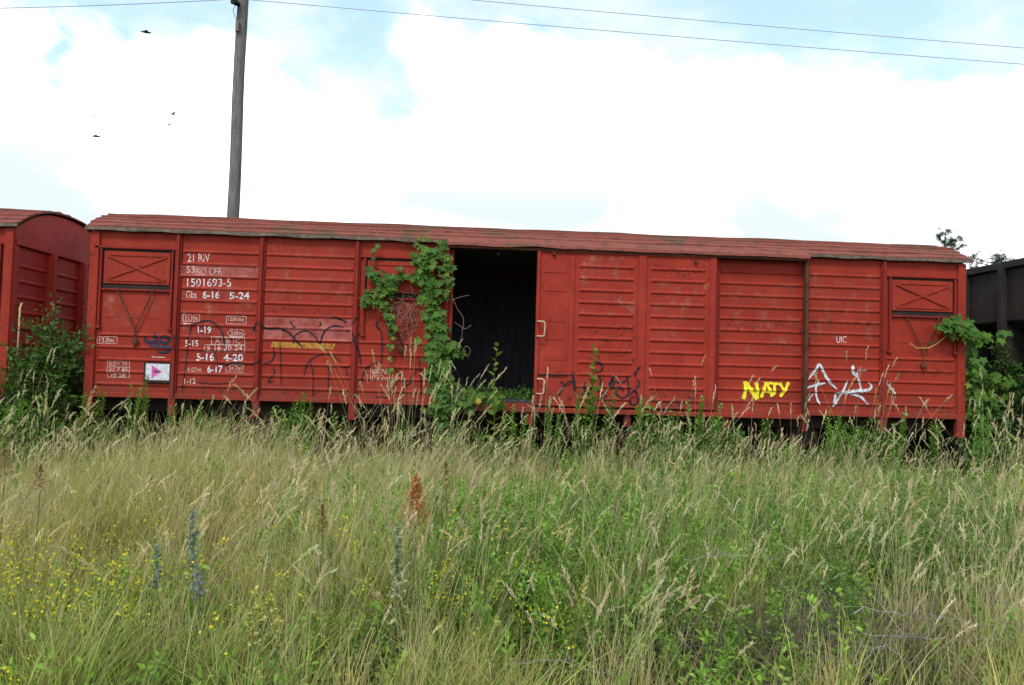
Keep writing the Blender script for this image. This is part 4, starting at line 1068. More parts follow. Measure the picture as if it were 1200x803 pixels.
upright(885, 545, -1.5, 'grey-green weed standing in the grass below the yellow word', BLG*1.2, 4, .08, 50, .2, w=.3)

# ------------------------------------------------------------------ vines
_leafmesh = {}
def leaf_mesh(col, k):
    me = bpy.data.meshes.new('leaf'); me.from_pydata([tuple(v) for v in LOBE_V*(1, 1, 1+.5*(k % 3))], [], [tuple(int(i) for i in f) for f in LOBE_F]); me.update()
    a = me.color_attributes.new('col', 'FLOAT_COLOR', 'POINT'); cc = np.ones((len(LOBE_V), 4), np.float32); cc[:, :3] = col
    cc[0, :3] = np.array(col)*1.15; a.data.foreach_set('color', cc.ravel()); me.materials.append(M['leaf']); me.shade_smooth(); return me
VL = [leaf_mesh(GREEN*np.array(f)*(.92, .95, .95), k) for k, f in enumerate([(.85, .95, 1), (1.0, 1.05, 1), (1.1, 1.15, 1.0), (.75, .9, 1.1), (1.3, 1.3, 1.0), (.95, 1.0, 1.3)])]
VLY = [leaf_mesh(YLG*f*.85, k) for k, f in enumerate([1.0, .8, 1.25])]
def vine(t, runs, limit=300):
    """runs: (pixel path, plane y range, leaf radius px, leaves, yellow share)"""
    stems = []; pend = []
    for pts, (ya, yb), rad, n, ys, size in runs:
        P = [at(u, v, (ya+yb)/2) for u, v in pts]; stems.append([p+Vector((0, .02, 0)) for p in P])
        seg = [(P[i+1]-P[i]).length for i in range(len(P)-1)]; tot = sum(seg)
        for k in range(n):
            s = random.random()*tot; i = 0
            while i < len(seg)-1 and s > seg[i]: s -= seg[i]; i += 1
            q = P[i].lerp(P[i+1], s/max(seg[i], 1e-6)); r_ = rad/80.0
            q = q+Vector((random.gauss(0, r_*.5), 0, random.gauss(0, r_*.5))); q.y = random.uniform(ya, yb)
            pend.append((size*random.uniform(.65, 1.2), q, random.random() < ys))
    pend.sort(key=lambda a: (-a[0]))
    def pose(q):
        az = random.gauss(0, .9); Y = Vector((math.sin(az), random.uniform(-.5, -.1), -math.cos(az)*.9)).normalized()
        N = Vector((random.gauss(0, .35), -1, random.uniform(.2, .9))).normalized(); X = Y.cross(N).normalized(); Z = X.cross(Y)
        return X, Y, Z
    for sz, q, yl in pend[:limit]:
        X, Y, Z = pose(q); o = bpy.data.objects.new('leaf', random.choice(VLY if yl else VL)); C.objects.link(o); o.parent = t
        m = Matrix.Identity(4)
        for i in range(3): m[i][0] = X[i]*sz; m[i][1] = Y[i]*sz; m[i][2] = Z[i]*sz; m[i][3] = q[i]
        m = Matrix.Translation(-Vector(t.location)) @ m; o.matrix_basis = m
    rest = pend[limit:]; made = []
    if rest:
        nb = NB(); pr = [pose(q) for _, q, _ in rest]
        scatter(nb, LOBE_V, LOBE_F, np.array([tuple(q) for _, q, _ in rest]), np.array([tuple(p[1]) for p in pr]), np.array([tuple(p[2]) for p in pr]), np.array([s for s, _, _ in rest]),
                np.array([(YLG if y else GREEN)*random.uniform(.7, 1.3) for _, _, y in rest])); o = tag(nb.build('small_leaves', 'leaf', t), kind='stuff'); made.append(o)
    o = stem_mesh(stems, .009, 'stem', t, (.10, .075, .035)); made.append(o)
    return made
def finish(t, made):
    for o in made: o.matrix_parent_inverse = Matrix.Translation(-Vector(t.location))
vb = at(520, 480, -.2)
v1 = thing('climbing_vine', 'lush green vine climbing the red side left of the door opening', 'vine', (vb.x, -.2, 0))
md = vine(v1, [([(518, 500), (522, 470), (514, 430), (512, 390), (505, 340), (497, 310), (492, 290)], (-.26, -.10), 12, 330, .12, .100),
    ([(520, 475), (515, 440), (508, 400)], (-.34, -.18), 15, 120, .06, .115), ([(520, 450), (545, 460), (570, 467), (584, 470)], (-.30, -.14), 7, 60, .03, .110),
    ([(500, 322), (470, 322), (450, 328), (432, 318)], (-.18, -.08), 8, 75, .05, .092), ([(470, 325), (445, 340), (432, 350), (428, 356)], (-.18, -.08), 8, 50, .06, .092),
    ([(445, 345), (455, 362), (461, 385)], (-.16, -.08), 5, 26, .15, .09), ([(461, 385), (456, 410), (457, 430), (460, 452)], (-.14, -.08), 3, 13, .8, .07),
    ([(432, 318), (436, 300), (441, 288)], (-.14, -.08), 3, 9, .6, .07), ([(492, 300), (488, 280), (500, 275)], (-.16, -.10), 3, 8, .9, .065), ([(500, 300), (515, 296), (522, 284)], (-.2, -.12), 6, 40, .3, .085),
    ([(522, 300), (525, 330), (522, 345)], (-.2, -.12), 6, 46, .2, .085), ([(515, 395), (528, 405), (540, 410)], (-.28, -.18), 6, 24, .12, .12), ([(528, 460), (540, 476), (556, 476)], (-.35, -.2), 7, 20, .05, .11)], 300)
def curve_pts(P, m=7):
    Q = []
    for i in range(len(P)-1):
        p0 = P[max(i-1, 0)]; p1 = P[i]; p2 = P[i+1]; p3 = P[min(i+2, len(P)-1)]
        for k in range(m): t = k/m; Q.append(.5*((2*p1)+(-p0+p2)*t+(2*p0-5*p1+4*p2-p3)*t*t+(-p0+3*p1-3*p2+p3)*t**3)+Vector((random.gauss(0, .003), 0, random.gauss(0, .003))))
    return Q+[P[-1]]
tn = MB()                                             # bare tangle of old runners beside the leaves and in the doorway
for k in range(30):
    a = at(random.uniform(455, 500), random.uniform(342, 375), -.05); c_ = at(random.uniform(455, 496), random.uniform(355, 425), -.07)
    mpt = a.lerp(c_, .5)+Vector((random.uniform(-.25, .25), -.03, random.uniform(-.15, .15))); tn.tube([a, a.lerp(mpt, .6)+Vector((0, -.015, .05)), mpt, mpt.lerp(c_, .5)+Vector((random.uniform(-.05, .05), 0, random.uniform(-.05, .05))), c_], .0032, 4, False)
for pts in ([(529, 345), (535, 360), (543, 375), (540, 400)], [(529, 352), (540, 348), (550, 346)], [(533, 378), (545, 385), (552, 381)], [(541, 412), (546, 406), (551, 410), (548, 418), (543, 415)], [(484, 345), (478, 320), (470, 312)], [(505, 275), (504, 262)]):
    tn.tube(curve_pts([at(u, v, -.12) for u, v in pts]), .0042, 4, False)
md.append(tag(tn.build('dry_runners', simple('dry_vine_stem', (.13, .075, .055), (.24, .16, .12), 10), v1), kind='stuff'))
finish(v1, md)
p = at(561.5, 477, -.3); yl = bpy.data.objects.new('leaf', leaf_mesh((.42, .30, .05), 1)); C.objects.link(yl); yl.parent = v1; yl['label'] = 'single yellow leaf'
yl.matrix_basis = Matrix.Translation(Vector((p.x, -.37, p.z+.06))-Vector(v1.location)) @ Matrix.Rotation(R(-95), 4, 'X') @ Matrix.Rotation(2.6, 4, 'Z') @ Matrix.Scale(.085, 4)
vb = at(1136, 500, -.1)
v2 = thing('climbing_vine', 'vine wrapping the right end corner of the long red wagon', 'vine', (vb.x, .1, 0))
md = vine(v2, [([(1142, 505), (1138, 470), (1139, 430), (1140, 400), (1132, 388)], (-.15, .15), 7, 95, .22, .11), ([(1150, 392), (1130, 386), (1112, 384), (1102, 378)], (-.22, -.08), 8, 60, .15, .115),
    ([(1135, 392), (1150, 398), (1165, 396), (1180, 388)], (-.05, .3), 6, 34, .12, .10), ([(1142, 430), (1158, 440), (1172, 446), (1182, 452)], (.0, .4), 7, 34, .15, .11), ([(1145, 470), (1160, 462), (1176, 470)], (.0, .3), 8, 36, .2, .10),
    ([(1110, 380), (1118, 374), (1124, 372)], (-.16, -.08), 4, 14, .1, .09)], 280)
tn = MB(); tn.tube([at(u, v, -.075) for u, v in ((1110, 393), (1098, 403), (1088, 408), (1074, 408), (1066, 402))], .007, 5, False)
o = tn.build('runner', simple('yellowing_runner', (.34, .26, .06), (.42, .34, .10), 10), v2); md.append(o); finish(v2, md)
for (u, v) in ((1091, 403), (1089, 404)):
    p = at(u, v, -.1); o = bpy.data.objects.new('leaf', VLY[0]); C.objects.link(o); o.parent = v2
    o.matrix_basis = Matrix.Translation(Vector((p.x, -.10, p.z))-Vector(v2.location)) @ Matrix.Rotation(R(-60), 4, 'X') @ Matrix.Rotation(u, 4, 'Z') @ Matrix.Scale(.05, 4)
# moss and seedlings on the wagon floor behind the sill
nb = NB(); N = 1500; x = rng.uniform(5.5, 6.9, N); y = rng.uniform(.05, .8, N)
scatter(nb, LEAF_V, LEAF_F, np.stack([x, y, Z0+.08+rng.uniform(0, .12, N)*vnoise(x, y, .3, 9)*1.6], -1), rnd_dirs(N, .6), rnd_dirs(N, 1), rng.uniform(.03, .07, N), GREEN*rng.uniform(.7, 1.3, (N, 1)))
tag(nb.build('seedlings', 'leaf'), 'low green seedlings sprouting on the wagon floor behind the door sill', 'seedlings', kind='stuff')

# ------------------------------------------------------------------ the meadow
def field_pts(N, y0, y1, power=1.0, margin=1.2):
    """random spots on the ground in front of the camera, spread evenly over the view and a margin to the sides"""
    y = y0+(y1-y0)*rng.random(N)**power
    hw = (y-CAM[1])*.70+margin+1.9
    x = CAM[0]+.057*(y-CAM[1])+rng.uniform(-1, 1, N)*hw
    return x, y
def tufts(N, y0, y1, power=1.0, per=16, r=.035, margin=1.2):
    """roots gathered in tufts; returns x, y, outward azimuth, tuft index"""
    M_ = max(1, N//per); tx, ty = field_pts(M_*2, y0, y1, power, margin); kp = np.nonzero(rng.random(M_*2) < np.clip(.08+1.5*(vnoise(tx, ty, .42, 31)-.25)+.5*(vnoise(tx, ty, 1.3, 32)-.5), .03, 1))[0][:M_]; tx, ty = tx[kp], ty[kp]; M_ = len(tx); k = rng.integers(0, M_, N); a = rng.uniform(0, 2*np.pi, N); q = r*np.abs(rng.normal(0, 1, N))
    return tx[k]+np.cos(a)*q, ty[k]+np.sin(a)*q, a, k
def zone(x, y, cx, cy, rx, ry): return np.exp(-(((x-cx)/rx)**2+((y-cy)/ry)**2))
def gp(u, v, zt=.45):
    """ground spot whose plants of height zt are seen at pixel (u, v)"""
    d = AX[2]+AX[0]*(u-600)/FPX-AX[1]*(v-401.5)/FPX; t = (zt-CAM[2])/d[2]; p = CAM+d*t; return float(p[0]), float(p[1])
GA = gp(640, 590, .7); GB_ = gp(1120, 620, .6); GC = gp(900, 560, .75)
def greenness(x, y):
    g = .47+.9*(vnoise(x, y, 1.9, 3)-.5)+.5*(vnoise(x, y, .7, 4)-.5)
    g += 1.4*zone(x, y, GA[0], GA[1], 1.25, 1.2)+.75*zone(x, y, GB_[0], GB_[1], 1.5, 1.2)+.25*zone(x, y, GC[0], GC[1], 2.0, 1.5)
    g = g-.50*zone(x, y, *gp(330, 560, .8), 3.0, 2.2); g += .12*np.clip((-6.2-y)/1.5, 0, 1)
    return np.clip(g, 0, 1)
def height_at(x, y):
    near = np.clip((-5.0-y)/2.2, 0, 1)                   # shorter sward close to the photographer
    back = np.clip((y+1.9)/1.2, 0, 1)                    # thinner and lower in the shade along the wagons
    return (.76+.26*(vnoise(x, y, 1.4, 6)-.5)+.34*(vnoise(x, y, .42, 31)-.5))*(1-near)*(1-.30*back)+(.50+.2*(vnoise(x, y, .9, 7)-.5)+.26*(vnoise(x, y, .42, 31)-.5))*near
def wind(N, s=.55):
    az = rng.normal(.1, s, N)*1.0; fl = rng.random(N) < .30
    return np.where(fl, rng.uniform(0, 2*np.pi, N), az)
BR = gp(1135, 765, .12)
def thin(x, y, amt=.8): return rng.random(len(x)) > amt*zone(x, y, BR[0], BR[1], .8, .42)
def meadow():
    # leafy green blades, in tufts and singly
    nb = NB()
    for (N, y0, y1, hf, wmul, pw, per) in ((45000, -8.1, -.9, .86, 1.35, .9, 22), (16000, -8.1, -.9, .74, 1.3, .9, 1), (32000, -8.1, -4.8, .90, 1.05, 1.0, 18), (14000, -8.1, -4.8, .75, 1.15, 1.0, 1), (18000, -3.6, -.9, .86, 1.4, 1.0, 20), (3500, -1.2, -.25, .6, 1.3, 1.0, 6)):
        x, y, a, k = tufts(N, y0, y1, pw, per); tr = rng.random(N//per+1)[k]; th = rng.uniform(.62, 1.18, N//per+1)[k]; tn = rng.random(N//per+1)[k]
        q_ = thin(x, y); x, y, a, tr, th, tn = x[q_], y[q_], a[q_], tr[q_], th[q_], tn[q_]; N = len(x)
        g = greenness(x, y); h = height_at(x, y)*hf*th*rng.uniform(.5, 1.12, N)
        mixv = np.clip(g+(tr-.5)*.9+rng.normal(0, .12, N), 0, 1)[:, None]
        gcol = np.where(tn[:, None] < .35, np.array([.300, .350, .085]), np.where(tn[:, None] < .7, np.array([.200, .285, .065]), np.array([.225, .290, .130])))
        c = (1-mixv)*np.array([.390, .350, .140])+mixv*gcol; c = c*rng.uniform(.55, 1.55, (N, 1))
        az = np.where(rng.random(N) < .6, a, wind(N, .8))
        blades(nb, x, y, ground_z(x, y), h, az, rng.uniform(.04, .55, N)*np.where(rng.random(N) < .15, 1.8, 1), rng.uniform(.0032, .0105, N)*wmul, c*.85, c*1.15+np.array([.03, .022, .0])*(1-mixv))
    # coarser sward carrying the meadow on past both sides of the view
    N = 26000; x = rng.uniform(-14, 26, N); y = rng.uniform(-13, -.9, N); hw = (y-CAM[1])*.70+2.4; q_ = (np.abs(x-CAM[0]-.057*(y-CAM[1])) > np.maximum(hw, 2.2)); x, y = x[q_], y[q_]; N = len(x)
    mixv = np.clip(greenness(x, y)+rng.normal(0, .2, N), 0, 1)[:, None]; c = ((1-mixv)*np.array([.39, .35, .14])+mixv*np.array([.21, .29, .07]))*rng.uniform(.55, 1.5, (N, 1))
    blades(nb, x, y, ground_z(x, y), height_at(x, y)*rng.uniform(.5, 1.1, N), rng.uniform(0, 6.28, N), rng.uniform(.05, .5, N), rng.uniform(.006, .014, N), c*.85, c)
    tag(nb.build('green_grass', 'grass'), 'green and olive grass blades filling the meadow', 'grass', kind='stuff')
    # dry blades and litter
    nb = NB()
    for per, N in ((14, 30000), (1, 12000)):
        x, y, a, k = tufts(N, -8.1, -.8, .9, per, .03); tc_ = rng.random(N//per+1)[k]; th = rng.uniform(.6, 1.2, N//per+1)[k]; g = greenness(x, y); kk = tc_ < (1.02-g*.85)
        x, y, a, tc_, th = x[kk], y[kk], a[kk], tc_[kk], th[kk]; N = len(x); pk = rng.random(N)[:, None]
        h = height_at(x, y)*th*rng.uniform(.45, 1.15, N); c = np.where(pk < .35, TAN, np.where(pk < .8, DRY, np.array([.42, .29, .20])))*rng.uniform(.55, 1.4, (N, 1))
        blades(nb, x, y, ground_z(x, y), h, np.where(rng.random(N) < .6, a, wind(N, 1.2)), rng.uniform(.05, .65, N)*np.where(rng.random(N) < .12, 2.0, 1), rng.uniform(.0032, .0062, N), c*.85, c)
    N = 13000; x, y = field_pts(N, -8.1, -.4, 1.1); c = np.where(rng.random((N, 1)) < .5, TAN*.7, DRY*.8)*rng.uniform(.5, 1.1, (N, 1))
    blades(nb, x, y, ground_z(x, y)+.01, rng.uniform(.10, .32, N), rng.uniform(0, 6.28, N), rng.uniform(1.2, 2.2, N), rng.uniform(.003, .007, N), c, c)
    tag(nb.build('dry_grass', 'grass'), 'dry straw coloured blades and fallen litter between the green grass', 'grass', kind='stuff')
    # tall stalks with seed heads
    nb = NB()
    def stalks(x, y, hmul, headlen, dense, col, hw=.006, leanr=(.10, .55), s=.5):
        N = len(x); h = height_at(x, y)*hmul*rng.uniform(.65, 1.22, N); h = np.where(y > -4.0, np.minimum(h, rng.uniform(.78, 1.06, N)), h); c = col*rng.uniform(.75, 1.2, (N, 1))*(1+rng.normal(0, .05, (N, 3)))
        P = blades(nb, x, y, ground_z(x, y), h, wind(N, s), rng.uniform(*leanr, N), np.full(N, .0034)*rng.uniform(.8, 1.3, N), c*.85*np.array([.85, 1.0, .8]), c, nseg=6, droop=.30)
        tip = P[:, -1]; prev = P[:, -2]; d = tip-prev; d /= np.linalg.norm(d, axis=1, keepdims=True)
        L = headlen*rng.uniform(.6, 1.3, N); m = dense
        s_ = np.linspace(0, 1, m)[None, :, None]; bend = np.array([0, 0, -1.0])[None, None]*(s_**2)*L[:, None, None]*.18
        cen = tip[:, None]+d[:, None]*s_*L[:, None, None]+bend
        prof = np.sin(np.pi*np.clip(s_*.9+.08, 0, 1))
        sd_ = rnd_dirs(N*m).reshape(N, m, 3)
        q = (cen+sd_*prof*hw*.9).reshape(-1, 3); dd = (d[:, None]*.95+sd_*.42).reshape(-1, 3)
        TV = np.array([(-.5, 0, 0), (.5, 0, 0), (.32, 1, 0), (-.12, 1.1, 0)])*np.array([.30, 1, 1])
        cc = np.repeat(c*1.05, m, 0)*rng.uniform(.8, 1.15, (N*m, 1))
        scatter(nb, TV, np.array([(0, 1, 2, 3)]), q, dd, rnd_dirs(N*m), rng.uniform(.010, .019, N*m), cc)
        # a thin axis through the head
        A = np.stack([tip-d*.01, tip+d*(L*.5)[:, None], tip+d*L[:, None]+np.array([0, 0, -1.])*(L*.18)[:, None]], 1); sd2 = np.cross(d, rnd_dirs(N)); sd2 /= np.linalg.norm(sd2, axis=1, keepdims=True)
        V = np.stack([A-sd2[:, None]*hw*.28, A+sd2[:, None]*hw*.28], 2); base = (np.arange(N)*6)[:, None]+np.arange(2)[None]*2
        nb.add(V, np.stack([base, base+1, base+3, base+2], -1).reshape(-1, 4), np.repeat(np.repeat(c[:, None], 3, 1)[:, :, None], 2, 2))
    x, y, _, _ = tufts(5900, -6.8, -.8, .8, 9, .10); g = greenness(x, y); k = (rng.random(len(x)) < 1.15-g)&(vnoise(x, y, .55, 21) > .38); stalks(x[k], y[k], 1.06, .085, 14, DRY*.95, .0034, (.02, .32), .9)
    x, y, _, _ = tufts(2000, -5.8, -.8, .8, 7, .12); g = greenness(x, y); k = rng.random(len(x)) < 1.1-g; stalks(x[k], y[k], 1.14, .10, 16, STRAW*.92, .0036, (.02, .45), 1.0)
    # the row right before the wagon, heads against the dark underframe
    N = 900; x = rng.uniform(-2.5, 15.5, N); y = rng.uniform(-1.9, -.3, N); k = vnoise(x, y, .7, 12) > .46; stalks(x[k], y[k], 1.36, .14, 22, STRAW*.78, .0042, (.08, .48), .45)
    x, y = field_pts(700, -8.0, -5.0, 1.0, .5); stalks(x, y, 1.7, .12, 24, STRAW*.95, .0045, (.05, .5), 1.2)
    x, y, _, _ = tufts(1500, -7.6, -5.2, 1.0, 8, .07, .5); stalks(x, y, 1.9, .11, 20, STRAW*.9, .0038, (.02, .35), 1.2)
    # bare upright straws
    for (N, pw) in ((12500, .9),):
        x, y, a, k = tufts(N, -8.0, -.9, pw, 12, .06); g = greenness(x, y); q_ = rng.random(len(x)) < 1.05-.7*g; x, y = x[q_], y[q_]; N = len(x); c = np.where(rng.random((N, 1)) < .5, DRY, np.array([.50, .46, .20]))*rng.uniform(.7, 1.3, (N, 1))
        blades(nb, x, y, ground_z(x, y), height_at(x, y)*rng.uniform(.9, 1.35, N), wind(N, 1.0), rng.uniform(.0, .30, N), rng.uniform(.0035, .006, N), c*.85, c, nseg=5)
    # a few tufts seen large at bottom right and centre
    for (u, v, n, zt) in ((770, 640, 22, .85), (1165, 640, 12, .9), (1060, 660, 8, .8), (1000, 600, 34, .8), (880, 520, 50, .95), (1185, 600, 12, .9), (700, 660, 14, .8), (220, 600, 40, .8)):
        gx, gy = gp(u, v, zt); x = gx+rng.normal(0, .16, n); y = gy+rng.normal(0, .16, n); stalks(x, y, 1.25, .15, 30, STRAW*.95, .006, (.08, .40), .5)
    tag(nb.build('seeding_grass', 'grass'), 'tall pale grass stalks with drooping seed heads leaning to the right', 'grass', kind='stuff')
meadow()

def leafy_patch(name, label, N, cx, cy, sx, sy, hf, col, size, nleaf, hmin=.5, cv=.3, tv=DIAM_V, tf=DIAM_F, flowers=None):
    """many thin stems set with small leaflets"""
    nb = NB(); x = cx+rng.normal(0, sx, N); y = np.clip(cy+rng.normal(0, sy, N), -8.1, -.4); h = height_at(x, y)*hf*rng.uniform(hmin, 1.1, N); z = ground_z(x, y)
    az = rng.uniform(0, 6.28, N); ln = rng.uniform(.05, .45, N); c = col*np.array([1.45, 1.25, 1.1])*rng.uniform(1-cv, 1+cv, (N, 1))
    P = blades(nb, x, y, z, h, az, ln, np.full(N, .004), c*.7, c, nseg=5)
    s = rng.uniform(.15, 1, (N, nleaf)); idx = s*5; i = np.minimum(idx.astype(int), 4); r_ = np.arange(N)[:, None]
    q = P[r_, i]+(P[r_, i+1]-P[r_, i])*(idx-i)[..., None]; q = q.reshape(-1, 3); n = len(q)
    D = rnd_dirs(n, .45); nr = rnd_dirs(n, 1.2)
    off = D*np.array([1, 1, .5])*rng.uniform(0, .09, (n, 1))*(1.1-s.reshape(-1, 1))
    scatter(nb, tv, tf, q+off, D, nr, size*rng.uniform(.6, 1.25, n), np.repeat(c, nleaf, 0)*rng.uniform(.7, 1.35, (n, 1))*(1+.35*s.reshape(-1, 1)-.2))
    if flowers:
        fc, per, fs = flowers; tip = np.repeat(P[:, -1], per, 0)+rng.normal(0, .035, (N*per, 3)); n = len(tip)
        fv = np.array([(-.5, 0, 0), (0, -.5, .1), (.5, 0, 0), (0, .5, .1)])
        scatter(nb, fv, DIAM_F, tip, rnd_dirs(n), rnd_dirs(n, 1.5), fs*rng.uniform(.7, 1.2, n), np.array(fc)*rng.uniform(.8, 1.15, (n, 1)))
    return tag(nb.build(name, 'leaf'), label, 'weeds', kind='stuff')
leafy_patch('feathery_weeds', 'bright green feathery weeds massed below the door opening', 620, GA[0], GA[1], .95, .80, 1.14, np.array([.105, .210, .040]), .036, 120)
leafy_patch('feathery_weeds', 'darker green feathery weeds massed at the right of the meadow', 560, GB_[0], GB_[1], .95, .75, 1.15, np.array([.088, .175, .045]), .034, 110)
leafy_patch('clover_leaves', 'grey green leafy weeds mixed in the grass below the yellow word', 260, GC[0], GC[1], 1.2, .9, .95, np.array([.085, .135, .060]), .030, 80)
x_, y_ = gp(690, 505, .9); leafy_patch('leafy_weeds', 'leafy weeds along the wagon between the two tall weeds', 220, x_, y_, 1.5, .45, 1.0, GREEN*1.15, .045, 60, tv=LEAF_V, tf=LEAF_F)
x_, y_ = gp(130, 500, .85); leafy_patch('leafy_weeds', 'leafy weeds crowding the foot of the left wagon corner', 260, x_, y_, 1.3, .5, 1.0, GREEN*1.25, .050, 60, tv=LEAF_V, tf=LEAF_F)
x_, y_ = gp(1130, 530, .85); leafy_patch('leafy_weeds', 'leafy weeds under the right end of the red wagon', 240, x_, y_, 1.4, .5, 1.0, GREEN*1.2, .050, 60, tv=LEAF_V, tf=LEAF_F)
x_, y_ = gp(600, 760, .25); leafy_patch('clover_leaves', 'low broad leaves among the near grass in the middle', 170, x_, y_, 1.9, .45, .75, GREEN*1.35, .040, 34, tv=LEAF_V, tf=LEAF_F)
x_, y_ = gp(150, 760, .25); leafy_patch('clover_leaves', 'low broad leaves among the near grass on the left', 260, x_, y_, 1.1, .5, .75, GREEN*1.35, .040, 34, tv=LEAF_V, tf=LEAF_F)
x_, y_ = gp(50, 625, .75); leafy_patch('yellow_flowers', 'yellow flowering weeds massed at the left edge of the meadow', 190, x_, y_, .55, .5, 1.12, np.array([.12, .16, .03]), .022, 60, flowers=((.62, .52, .02), 12, .015))
x_, y_ = gp(520, 650, .68); leafy_patch('yellow_flowers', 'small yellow flowers speckling the grass below the rusty docks', 60, x_, y_, .40, .3, 1.15, np.array([.12, .16, .03]), .022, 50, flowers=((.62, .52, .02), 10, .014))
x_, y_ = gp(1140, 640, .6); leafy_patch('yellow_flowers', 'scattered yellow flowers in the dark green weeds at the right', 60, x_, y_, .6, .5, 1.0, np.array([.10, .15, .03]), .022, 50, flowers=((.46, .34, .03), 4, .012))

for (u, v, zt, sx, sy, N, colr, sz, nl, tv, tf, lb) in (
    (90, 545, .75, 1.0, .6, 150, (.13, .22, .04), .05, 30, LEAF_V, LEAF_F, 'light green broad leafed weeds in the far left grass'),
    (420, 600, .6, .8, .5, 120, (.14, .21, .06), .045, 26, LEAF_V, LEAF_F, 'olive leafy weeds in the straw grass left of the mullein'),
    (560, 640, .5, .6, .5, 110, (.10, .19, .04), .05, 26, LEAF_V, LEAF_F, 'fresh green weeds right of the mullein'),
    (760, 640, .5, .7, .5, 120, (.13, .21, .05), .035, 44, DIAM_V, DIAM_F, 'fine leafed weeds in the middle right grass'),
    (870, 600, .6, .7, .5, 180, (.15, .20, .09), .032, 50, DIAM_V, DIAM_F, 'silvery green weeds above the grey dead twig'),
    (1000, 570, .7, .7, .5, 180, (.15, .22, .07), .034, 50, DIAM_V, DIAM_F, 'pale green bushy weeds right of centre far in the meadow'),
    (960, 700, .35, .6, .4, 80, (.12, .22, .04), .05, 24, LEAF_V, LEAF_F, 'leafy weeds at the left of the dead brush'),
    (1120, 650, .5, .5, .4, 130, (.07, .15, .04), .04, 50, LEAF_V, LEAF_F, 'dark green leafy weeds behind the dead brush'),
    (250, 720, .3, .8, .4, 160, (.12, .22, .05), .045, 24, LEAF_V, LEAF_F, 'leafy weeds around the toadflax'),
    (760, 740, .25, .8, .4, 36, (.13, .23, .05), .045, 24, LEAF_V, LEAF_F, 'leafy weeds in the near grass right of the middle'),
    (650, 535, .85, 1.15, .40, 230, (.105, .21, .035), .050, 46, LEAF_V, LEAF_F, 'tall bright green weeds below the door edge and its handles'),
    (1010, 520, .85, .9, .30, 130, (.105, .21, .035), .050, 40, LEAF_V, LEAF_F, 'tall bright green weeds below the pale sprayed tag'),
    (330, 540, .75, 1.0, .5, 110, (.12, .20, .05), .045, 26, LEAF_V, LEAF_F, 'green weeds along the shade line under the ochre bar')):
    gx, gy = gp(u, v, zt); leafy_patch('leafy_weeds', lb, N, gx, gy, sx, sy, .9, np.array(colr), sz, nl, tv=tv, tf=tf)
# single plants one can point at
def spike(u, vtop, vbot, label, name, cat, col, fcol, width, n, fs, Y=None, zt=None, stemcol=None, group=None, lean=0.0, leaves=0):
    """flower or seed spike: stem with a dense column of small bits between the two pixel rows"""
    zt = (zt or .95)+.13; x, y = gp(u, vtop, zt); Y = y; p1 = at(u, vtop, Y); p0 = at(u+lean, vbot, Y); z0 = float(ground_z(p0.x, Y))
    t = thing(name, label, cat, (p0.x, Y, z0), group)
    stem_mesh([[Vector((p0.x-.02, Y, z0)), p0, p1]], .0042, 'stem', t, tuple(col))
    nb = NB(); s = rng.random(n)**.9; c = np.array(p0)[None]*(1-s[:, None])+np.array(p1)[None]*s[:, None]
    w = width*(1.05-s)**.8
    q = c+rng.normal(0, .5, (n, 3))*w[:, None]*np.array([1, 1, .5]); D = rnd_dirs(n, .7)
    scatter(nb, LEAF_V*np.array([1.6, 1, 1]), LEAF_F, q, D, rnd_dirs(n), fs*rng.uniform(.6, 1.2, n), np.array(fcol)*rng.uniform(.65, 1.3, (n, 1)))
    tag(nb.build('flower_spike', 'leaf', t), kind='stuff')
    if leaves:
        nb = NB(); s = rng.random(leaves); base = np.array([p0.x, Y, z0]); c = base[None]*(1-s[:, None])+np.array(p0)[None]*s[:, None]; D = rnd_dirs(leaves, .3)
        scatter(nb, LEAF_V, LEAF_F, c, D, rnd_dirs(leaves, 1), .13*(1.1-s)*rng.uniform(.6, 1.2, leaves), np.array(col)*rng.uniform(.7, 1.3, (leaves, 1))); tag(nb.build('leaves', 'leaf', t), kind='stuff')
    place_local(t)
RUST = (.44, .165, .065)
spike(488, 558, 612, 'rust red dock spike, darkest and widest of the docks', 'dock_plant', 'dock plant', (.17, .17, .07), RUST, .085, 1000, .014, group='docks gone to seed')
spike(523, 543, 600, 'slimmer rust brown dock spike right of the darkest dock', 'dock_plant', 'dock plant', (.17, .17, .07), (.26, .13, .06), .055, 420, .011, group='docks gone to seed')
spike(378, 592, 625, 'small rust brown dock spike in the straw grass left of the tall docks', 'dock_plant', 'dock plant', (.17, .17, .07), (.26, .12, .05), .04, 260, .011, group='docks gone to seed', zt=.8)
spike(6, 527, 560, 'pinkish brown dock spike at the left edge of the meadow', 'dock_plant', 'dock plant', (.17, .17, .07), (.27, .15, .09), .08, 420, .011, group='docks gone to seed')
spike(47, 545, 575, 'faded brown dock spike just right of the dock at the left edge', 'dock_plant', 'dock plant', (.17, .17, .07), (.26, .15, .08), .06, 300, .011, group='docks gone to seed')
spike(466, 616, 700, 'woolly pale mullein spike with a yellow flower in the middle grass', 'mullein', 'mullein', (.20, .25, .13), (.30, .35, .20), .034, 420, .024, zt=.72, leaves=26)
spike(226, 600, 690, 'blue green bugloss spike with bluish flowers', 'bugloss', 'wildflower', (.13, .19, .12), (.15, .21, .19), .040, 150, .026, zt=.75, leaves=20)
spike(234, 672, 705, 'low bugloss head with violet blue flowers in the near left grass', 'bugloss', 'wildflower', (.13, .19, .12), (.22, .25, .36), .05, 90, .020, zt=.45, leaves=14)
spike(184, 640, 690, 'slim grey blue weed spike left of the bugloss', 'bugloss', 'wildflower', (.13, .19, .12), (.16, .22, .18), .03, 100, .022, zt=.6, leaves=10)
